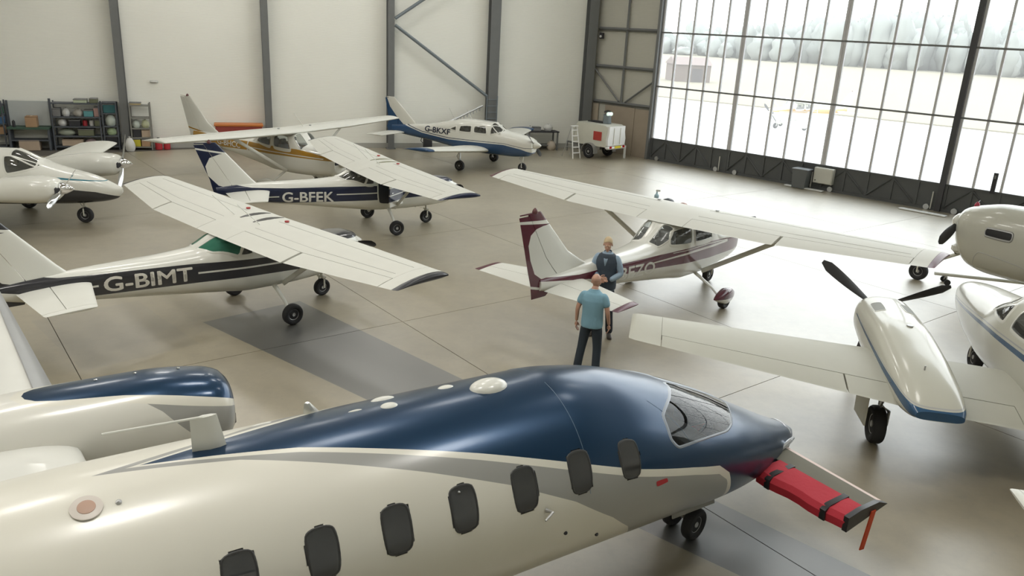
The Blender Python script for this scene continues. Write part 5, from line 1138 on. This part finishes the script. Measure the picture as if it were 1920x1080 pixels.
# work table and its clutter
t = thing('work_table', 'dark cluttered work table against back wall beside the trailer', 'table', at_wall(15.2, .55), AU)
MB().box((0, 0, .93), (1.7, .7, .06)).build('table_top', M_dark, t)
for x in (-.78, .78):
    for y in (-.3, .3): MB().box((x, y, .45), (.07, .07, .9)).build('leg', M_steel, t)
MB().box((0, 0, .25), (1.6, .6, .04)).build('lower_shelf', M_steel, t)
def crate(name, label, cat, P_, z, dims, rz, m, lid=None, group=None, flaps=False):
    o = thing(name, label, cat, (P_[0], P_[1], z), rz, group); x, y, h = dims
    MB().box((0, 0, h/2), (x, y, h), None, .012).build('body', m, o)
    if flaps:
        for s_ in (-1, 1): MB().box((0, s_*y*.26, h+.012), (x, y*.49, .014), rotM('X', s_*6)).build('flap', m, o)
        MB().box((0, 0, h+.022), (.05, y*.98, .006)).build('tape', mat('parcel_tape', (.45, .33, .2), .3), o)
    elif lid: MB().box((0, 0, h+.02), (x*1.04, y*1.04, .045), None, .012).build('lid', lid, o)
    return o
M_card = mat('cardboard', (.40, .255, .15), .8, var=.1); M_card2 = mat('pale_cardboard', (.46, .36, .27), .8, var=.1)
def bag(name, label, cat, P_, z, dims, rz, m, group=None):
    o = thing(name, label, cat, (P_[0], P_[1], z), rz, group); x, y, h = dims; rr_ = random.Random(int(P_[0]*91+z*37)); rings = []
    for k in range(7):
        q = k/6; w = math.sin(math.pi*(q*.72+.2))**.6
        rings.append([(math.cos(2*math.pi*p/14)*x/2*w*rr_.uniform(.9, 1.05), math.sin(2*math.pi*p/14)*y/2*w*rr_.uniform(.9, 1.05), h*q*.9) for p in range(14)])
    MB().loft(rings).build('sack', m, o); MB().lathe([(0, x*.12), (h*.06, x*.06), (h*.14, x*.14)], (0, 0, h*.86), 'z', 12).build('tied_neck', m, o); return o
def canister(name, label, cat, P_, z, r, h, m, capm=M_black, group=None):
    o = thing(name, label, cat, (P_[0], P_[1], z), 0, group)
    MB().lathe([(0, r*.92), (.01, r), (h*.8, r), (h*.86, r*.9), (h*.92, r*.4), (h*.93, .001)], (0, 0, 0), 'z', 16).build('body', m, o); MB().lathe([(0, r*.38), (h*.1, r*.36), (h*.1, .001)], (0, 0, h*.92), 'z', 12).build('cap', capm, o); return o
M_wht = mat('white_plastic', (.62, .62, .6), .5); M_grn = mat('green_plastic', (.04, .13, .08), .5); M_blu = mat('blue_plastic', (.05, .14, .3), .5); M_rdp = mat('red_plastic', (.40, .02, .03), .45); M_yel = mat('yellow_plastic', (.55, .48, .04), .5); M_tea = mat('teal_cloth', (.12, .32, .34), .8); M_olv = mat('olive_cloth', (.15, .16, .10), .85); M_gry = mat('grey_plastic', (.2, .2, .2), .6)
b = lambda s, off=.55: PXY(BW(s, off))
crate('tool_case', 'grey tool case on the dark work table', 'case', b(14.9), .96, (.4, .3, .16), AU, M_gry, M_steel)
bag('dust_sheet', 'crumpled pale dust sheet on the dark work table', 'sheet', b(15.55), .96, (.5, .4, .35), AU, M_wht)
canister('oil_tin', 'small pale oil tin at the left of the dark work table', 'tin', b(14.55), .96, .09, .24, M_wht)
bag('rubbish_sack', 'cream sack on the floor below the dark work table', 'sack', b(15.7, .75), 0, (.5, .45, .5), AU, mat('cream_sack', (.5, .44, .36), .8))
# dark machine beside the right edge of the braced bay; blue steel access ladder
t = thing('wall_ladder', 'blue-grey steel ladder fixed to the wide wall column behind the low-wing aeroplane', 'ladder', at_wall(12.45, .56), AU)
mb = MB()
for x in (-.27, .27): mb.box((x, 0, 1.32), (.05, .03, 2.64))
mb.build('stile', M_steel2, t)
for k in range(8): MB().tube([(-.27, 0, .3+.31*k), (.27, 0, .3+.31*k)], .018, 6).build('rung', M_steel2, t)
# serrated rail leaning behind the low-wing aeroplane
t = thing('serrated_ramp', 'long grey serrated loading ramp leaning between braced columns', 'ramp', (0, 0, 0))
A_, B_ = BW(9.3, .6, .9), BW(12.0, .45, 2.15); dv = (B_-A_)
MB().tube([A_, B_], .06, 6).build('ramp_rail', M_alu, t)
for k in range(16):
    p = A_.lerp(B_, (k+.6)/16.5); MB().box(p - Vector((0, 0, .10)), (.05, .05, .16), Matrix.Rotation(AU, 3, 'Z')).build('tooth', M_alu, t)
MB().box(A_ - Vector((.1, .03, .45)), (.4, .25, .9), Matrix.Rotation(AU, 3, 'Z')).build('ramp_foot', M_dark, t)
# orange topped bench
t = thing('work_bench', 'orange topped bench against the back wall behind the gold-banded aeroplane', 'bench', at_wall(.45, .5), AU)
MB().box((0, 0, 1.12), (2.1, .7, .10), None, .02).build('bench_top', mat('orange_top', (.52, .17, .04), .5), t); MB().box((0, -.02, .92), (2.0, .6, .28)).build('apron', mat('red_apron', (.30, .05, .04), .6), t)
for x in (-.95, .95): MB().box((x, 0, .42), (.08, .55, .84)).build('leg', M_steel, t)
# oval bulkhead lamp on the wall
t = thing('bulkhead_lamp', 'small oval bulkhead lamp high on the back wall above the pale fin', 'lamp', tuple(BW(-2.95, .03, 2.88)), AU)
MB().box((0, 0, 0), (.34, .06, .10), None, .03).build('base', M_alu, t); MB().box((0, -.05, 0), (.28, .06, .07), None, .02).build('cover', M_wht, t)
t = thing('wall_clock_box', 'small dark control box on the corner column', 'box', tuple(DW(D_C+.55, .2, 5.75)), AD)
MB().box((0, 0, 0), (.22, .14, .3), None, .02).build('case', M_dark, t); MB().lathe([(0, .06), (.03, .06), (.03, .001)], (0, -.07, -.03), 'y', 12, rotM('Z', 180)).build('lens', M_wht, t)
# bin and electrical cabinet by the doors
t = thing('waste_bin', 'tall grey lidded waste bin standing against the dark door panel', 'bin', at_door(-14.95, .45), AD)
MB().loft([[(x*k, y*k, z) for x, y in ((-.33, -.25), (.33, -.25), (.33, .25), (-.33, .25))] for k, z in ((.85, .02), (1.0, .78))]).build('body', mat('bin_grey', (.13, .14, .145), .5), t); MB().box((0, 0, .81), (.72, .56, .06), None, .02).build('lid', mat('bin_lid', (.17, .18, .19), .45), t)
t = thing('electrical_cabinet', 'cream electrical cabinet fixed on the door panel beside the grey bin', 'cabinet', tuple(DW(-14.1, .10, .30)), AD)
MB().box((0, -.08, .33), (.82, .22, .66), None, .015).build('case', mat('cream_cabinet', (.58, .58, .53), .45), t); MB().box((0, -.20, .33), (.76, .02, .60), None, .006).build('cabinet_door', mat('cream_cabinet', (.58, .58, .53), .45), t); MB().lathe([(0, .025), (.02, .02)], (-.3, -.21, .12), 'y', 10, rotM('Z', 180)).build('lock', M_black, t)
for i, (s_, h, lab) in enumerate(((-7.8, .75, 'short dark post on the sill right of the thick dark door post'), (-6.35, 1.5, 'taller dark post on the sill near the right edge of the photo'))):
    t = thing('latch_post', lab, 'post', tuple(DW(s_, .14, 1.0)), AD); MB().box((0, 0, h/2), (.14, .10, h)).build('post', M_dark, t); MB().box((0, -.06, h*.8), (.05, .05, .12)).build('catch', M_steel, t)
# bits left on the floor
t = thing('spray_bottle', 'pale blue spray bottle standing on the floor beyond the maroon-banded wing', 'bottle', (5.25, 29.3, 0)); MB().lathe([(0, .08), (.02, .09), (.2, .085), (.27, .03), (.33, .03), (.33, .001)], (0, 0, 0), 'z', 14).build('body', mat('pale_blue_bottle', (.35, .5, .58), .4), t); MB().box((.04, 0, .37), (.16, .05, .07), None, .01).build('trigger', M_wht, t)
bag('black_rag', 'black rag heaped on the floor near the spray bottle', 'rag', (5.62, 28.9), 0, (.5, .35, .18), .3, M_black)
bag('pink_rag', 'pinkish rag on the floor right of the black rag', 'rag', (6.1, 28.5), 0, (.42, .3, .12), .8, mat('pink_rag', (.45, .3, .27), .85))
for x, y, l in ((12.2, 33.45, 'folded white sheet lying at the foot of the doors left of the bin'), (15.4, 29.55, 'long white strip lying at the foot of the doors right of the bin')):
    t = thing('floor_strip', l, 'strip', (x, y, 0), AD); MB().box((0, 0, .03), (1.7, .25, .06), None, .02).build('strip', M_wht, t)

# ---------------------------------------------------------------- shelves in the left corner of the photo
def rack(name, label, s0, s1, zs, m, depth=.5, back=None, top=2.02, off=.42):
    t = thing(name, label, 'shelf', at_wall((s0+s1)/2, off), AU); w = s1-s0
    for x in (-w/2, w/2):
        for y in (-depth/2, depth/2): MB().box((x, y, top/2), (.05, .05, top)).build('upright', m, t)
    for z in zs: MB().box((0, 0, z), (w, depth, .05)).build('shelf', m, t)
    if back: MB().box((0, depth/2+.02, top/2+.1), (w, .03, top-.2)).build('back_panel', back, t)
    return t
M_rack = mat('dark_blue_rack', (.075, .085, .10), .5); M_wire = mat('wire_rack_grey', (.22, .22, .2), .45)
rack('storage_rack', 'dark rack cut by the left edge of the photo', -10.6, -8.75, (.15, .62, 1.05, 1.45, 1.85), M_rack)
rack('storage_rack', 'wide dark rack crowded with parts left of the first wall column', -6.95, -5.15, (.15, .58, .98, 1.38, 1.95), M_rack, .6)
rack('storage_rack', 'narrow dark rack with teal boxes tight against the first wall column', -5.05, -4.5, (.15, .6, 1.0, 1.55, 2.0), M_rack)
rack('wire_rack', 'light wire rack standing alone right of the first wall column', -3.98, -3.2, (.12, .52, .92, 1.38, 1.90), M_wire, .45)
t = thing('assembly_bench', 'green topped bench with pale back board and a cardboard box on it', 'bench', at_wall(-7.85, .5), AU)
MB().box((0, 0, .92), (1.55, .7, .07)).build('bench_top', mat('green_top', (.05, .10, .07), .6), t); MB().box((0, .30, 1.48), (1.5, .04, 1.02)).build('back_board', mat('pale_board', (.46, .49, .49), .5), t)
for x in (-.72, .72): MB().box((x, 0, .44), (.08, .6, .88)).build('leg', M_rack, t)
MB().box((0, 0, .42), (1.4, .6, .05)).build('lower_shelf', M_rack, t); MB().box((-.8, .3, 1.0), (.08, .08, 2.0)).build('post', M_rack, t); MB().box((.78, .3, 1.05), (.08, .08, 2.1)).build('post', M_rack, t)
crate('cardboard_box', 'brown cardboard box on the green topped bench', 'box', b(-7.75, .5), .955, (.42, .4, .42), AU, M_card, flaps=True)
crate('cardboard_box', 'pale cardboard box under the green topped bench', 'box', b(-7.9, .55), .0, (.75, .5, .40), AU, M_card2, flaps=True)
canister('drill_stand', 'small dark bench drill at the left end of the green topped bench', 'tool', b(-8.4, .6), .955, .06, .28, M_dark)
K = 'on the wide dark rack'
for (f, nm, lab, cat, s_, z, dims, m) in (
    (bag, 'white_bundle', 'white bundle second from left on third shelf of the wide dark rack', 'bundle', -6.45, 1.405, (.32, .4, .36), M_wht),
    (crate, 'grey_case', 'dark grey case at the left end of third shelf of the wide dark rack', 'case', -6.78, 1.405, (.28, .4, .3), M_gry),
    (bag, 'pale_bundle', 'pale bundle in the middle of the third shelf of the wide dark rack', 'bundle', -5.98, 1.405, (.42, .4, .32), mat('pale_cloth', (.42, .40, .36), .8)),
    (crate, 'teal_box', 'teal box towards the right of the third shelf of the wide dark rack', 'box', -5.58, 1.405, (.36, .4, .24), M_tea),
    (crate, 'pink_box', 'pinkish box at the right end of third shelf of the wide dark rack', 'box', -5.28, 1.405, (.18, .4, .36), mat('pink_box', (.42, .26, .24), .6)),
    (bag, 'white_bundle', 'white bundle at the left of the second shelf of the wide dark rack', 'bundle', -6.62, 1.005, (.36, .4, .33), M_wht),
    (crate, 'dark_case', 'black case in the middle of the second shelf of the wide dark rack', 'case', -6.15, 1.005, (.42, .4, .22), M_dark),
    (canister, 'red_can', 'red can on the second shelf of the wide dark rack', 'can', -5.78, 1.005, None, M_rdp),
    (canister, 'white_can', 'white can beside the red can on the wide dark rack', 'can', -5.52, 1.005, None, M_wht),
    (crate, 'olive_case', 'olive case at the right end of second shelf of the wide dark rack', 'case', -5.28, 1.005, (.2, .4, .25), M_olv),
    (bag, 'olive_bundle', 'long pale green bundle on the first shelf of the wide dark rack', 'bundle', -6.5, .605, (.7, .45, .28), mat('pale_green_cloth', (.32, .35, .28), .8)),
    (crate, 'dark_crate', 'dark olive crate on the first shelf of the wide dark rack', 'crate', -5.75, .605, (.6, .45, .25), M_olv),
    (crate, 'cardboard_box', 'flat pale cardboard box on the bottom shelf of the wide dark rack', 'box', -6.3, .175, (.8, .45, .25), M_card2),
    (bag, 'pink_bundle', 'pinkish bundle at the right of the bottom shelf of the wide dark rack', 'bundle', -5.6, .175, (.5, .4, .3), mat('pink_rag2', (.40, .30, .30), .8)),
    (crate, 'green_lid_box', 'pale green box on top of the wide dark rack', 'box', -5.85, 1.975, (.5, .4, .12), mat('pale_green_box', (.45, .50, .36), .6)),
    (crate, 'olive_box', 'olive box on top of the wide dark rack at its right end', 'box', -5.35, 1.975, (.3, .4, .16), M_olv),
    (crate, 'teal_crate', 'dark teal crate at the top of the narrow rack', 'crate', -4.78, 1.575, (.44, .4, .34), mat('dark_teal', (.03, .12, .13), .6)),
    (bag, 'clear_bag', 'pale clear bag in the middle of the narrow rack', 'bag', -4.78, 1.025, (.42, .4, .5), mat('clear_plastic_bag', (.5, .55, .5), .4)),
    (bag, 'green_bag', 'light green bag on the lower shelf of the narrow rack', 'bag', -4.78, .625, (.4, .4, .34), mat('light_green_bag', (.36, .46, .28), .6)),
    (crate, 'dark_crate', 'near-black crate at the bottom of the narrow rack', 'crate', -4.78, .175, (.44, .4, .36), M_dark),
    (bag, 'white_bundle', 'white bundle on the top shelf of the rack at the left edge', 'bundle', -8.98, 1.875, (.4, .4, .26), M_wht),
    (crate, 'green_crate', 'green crate high on the rack at the left edge', 'crate', -8.98, 1.475, (.4, .4, .28), M_grn),
    (crate, 'blue_crate', 'blue crate midway up the rack at the left edge', 'crate', -8.98, 1.075, (.4, .4, .28), M_blu),
    (crate, 'cardboard_box', 'brown cardboard box low on the rack at the left edge', 'box', -8.98, .645, (.4, .4, .3), M_card),
    (crate, 'flat_box', 'flat yellowish box lying on top of the light wire rack', 'box', -3.75, 1.93, (.45, .4, .06), mat('yellowish_card', (.5, .40, .22), .7)),
    (bag, 'clear_bag', 'clear crumpled bag at left on the light wire rack', 'bag', -3.78, .945, (.34, .36, .34), mat('clear_plastic_bag', (.5, .55, .5), .4)),
    (bag, 'clear_bag', 'clear crumpled bag with yellow tint at right on the light wire rack', 'bag', -3.42, .945, (.34, .36, .36), mat('yellow_plastic_bag', (.52, .54, .36), .4)),
    (crate, 'speaker_box', 'dark rimmed box at left on the lower shelf of the light wire rack', 'box', -3.76, .545, (.3, .36, .32), M_dark),
    (crate, 'cardboard_box', 'pale cardboard box at right on the lower shelf of the light wire rack', 'box', -3.43, .545, (.32, .36, .3), M_card2),
    (crate, 'yellow_crate', 'yellow crate at left on the bottom of the light wire rack', 'crate', -3.80, .145, (.28, .4, .3), M_yel),
    (crate, 'brown_crate', 'brown crate at right on the bottom of the light wire rack', 'crate', -3.45, .145, (.34, .4, .28), M_card)):
    off = .42
    if f is canister: canister(nm, lab, cat, b(s_, off), z, .09, .26, m)
    elif f is bag: bag(nm, lab, cat, b(s_, off), z, dims, AU, m)
    else: crate(nm, lab, cat, b(s_, off), z, dims, AU, m, M_gry if 'card' not in nm else None, flaps=('card' in nm))
bag('white_sack', 'white printed sack on the floor at the foot of first wall column', 'sack', b(-4.05, .95), 0, (.42, .35, .62), AU, M_wht)
canister('fuel_can', 'red fuel can on the floor right of the light wire rack', 'can', b(-2.95, .5), 0, .15, .52, M_rdp)
canister('fuel_can', 'second red fuel can standing behind the first by the back wall', 'can', b(-2.62, .42), 0, .14, .48, M_rdp)

# ---------------------------------------------------------------- seen through the doors
t = thing('farm_shed', 'low brown shed standing in the dry field beyond the doors', 'building', (24.0, 119.5, -.15), R(8))
M_shed = mat('brown_shed_boards', (.12, .09, .075), .8, var=.15)
MB().box((0, 0, 1.2), (5.2, 4.5, 2.4)).build('wall', M_shed, t, smooth=False)
MB().prism([(-2.5, 2.38), (2.5, 2.38), (0, 3.4)], -2.8, 2.8, 'x').build('roof', mat('faded_shed_roof', (.17, .13, .12), .8), t, smooth=False)
MB().box((.6, -2.27, .95), (1.6, .05, 1.9)).build('shed_door', mat('dark_shed_door', (.06, .05, .05), .8), t, smooth=False)
src = [o for o in bpy.data.objects if o.get('label', '').endswith('by the back wall') and o.get('category') == 'aeroplane'][0]
out_ = src.copy(); link(out_); out_.location = (20.6, 61.0, -.25); out_.rotation_euler = (0, 0, R(205)); out_['label'] = 'pale high-wing aeroplane parked outside on the apron beyond the doors'
for ch in list(src.children):
    if ch.name.startswith('registration'): continue
    q = ch.copy(); link(q); q.parent = out_
    for g in list(ch.children):
        d_ = g.copy(); link(d_); d_.parent = q
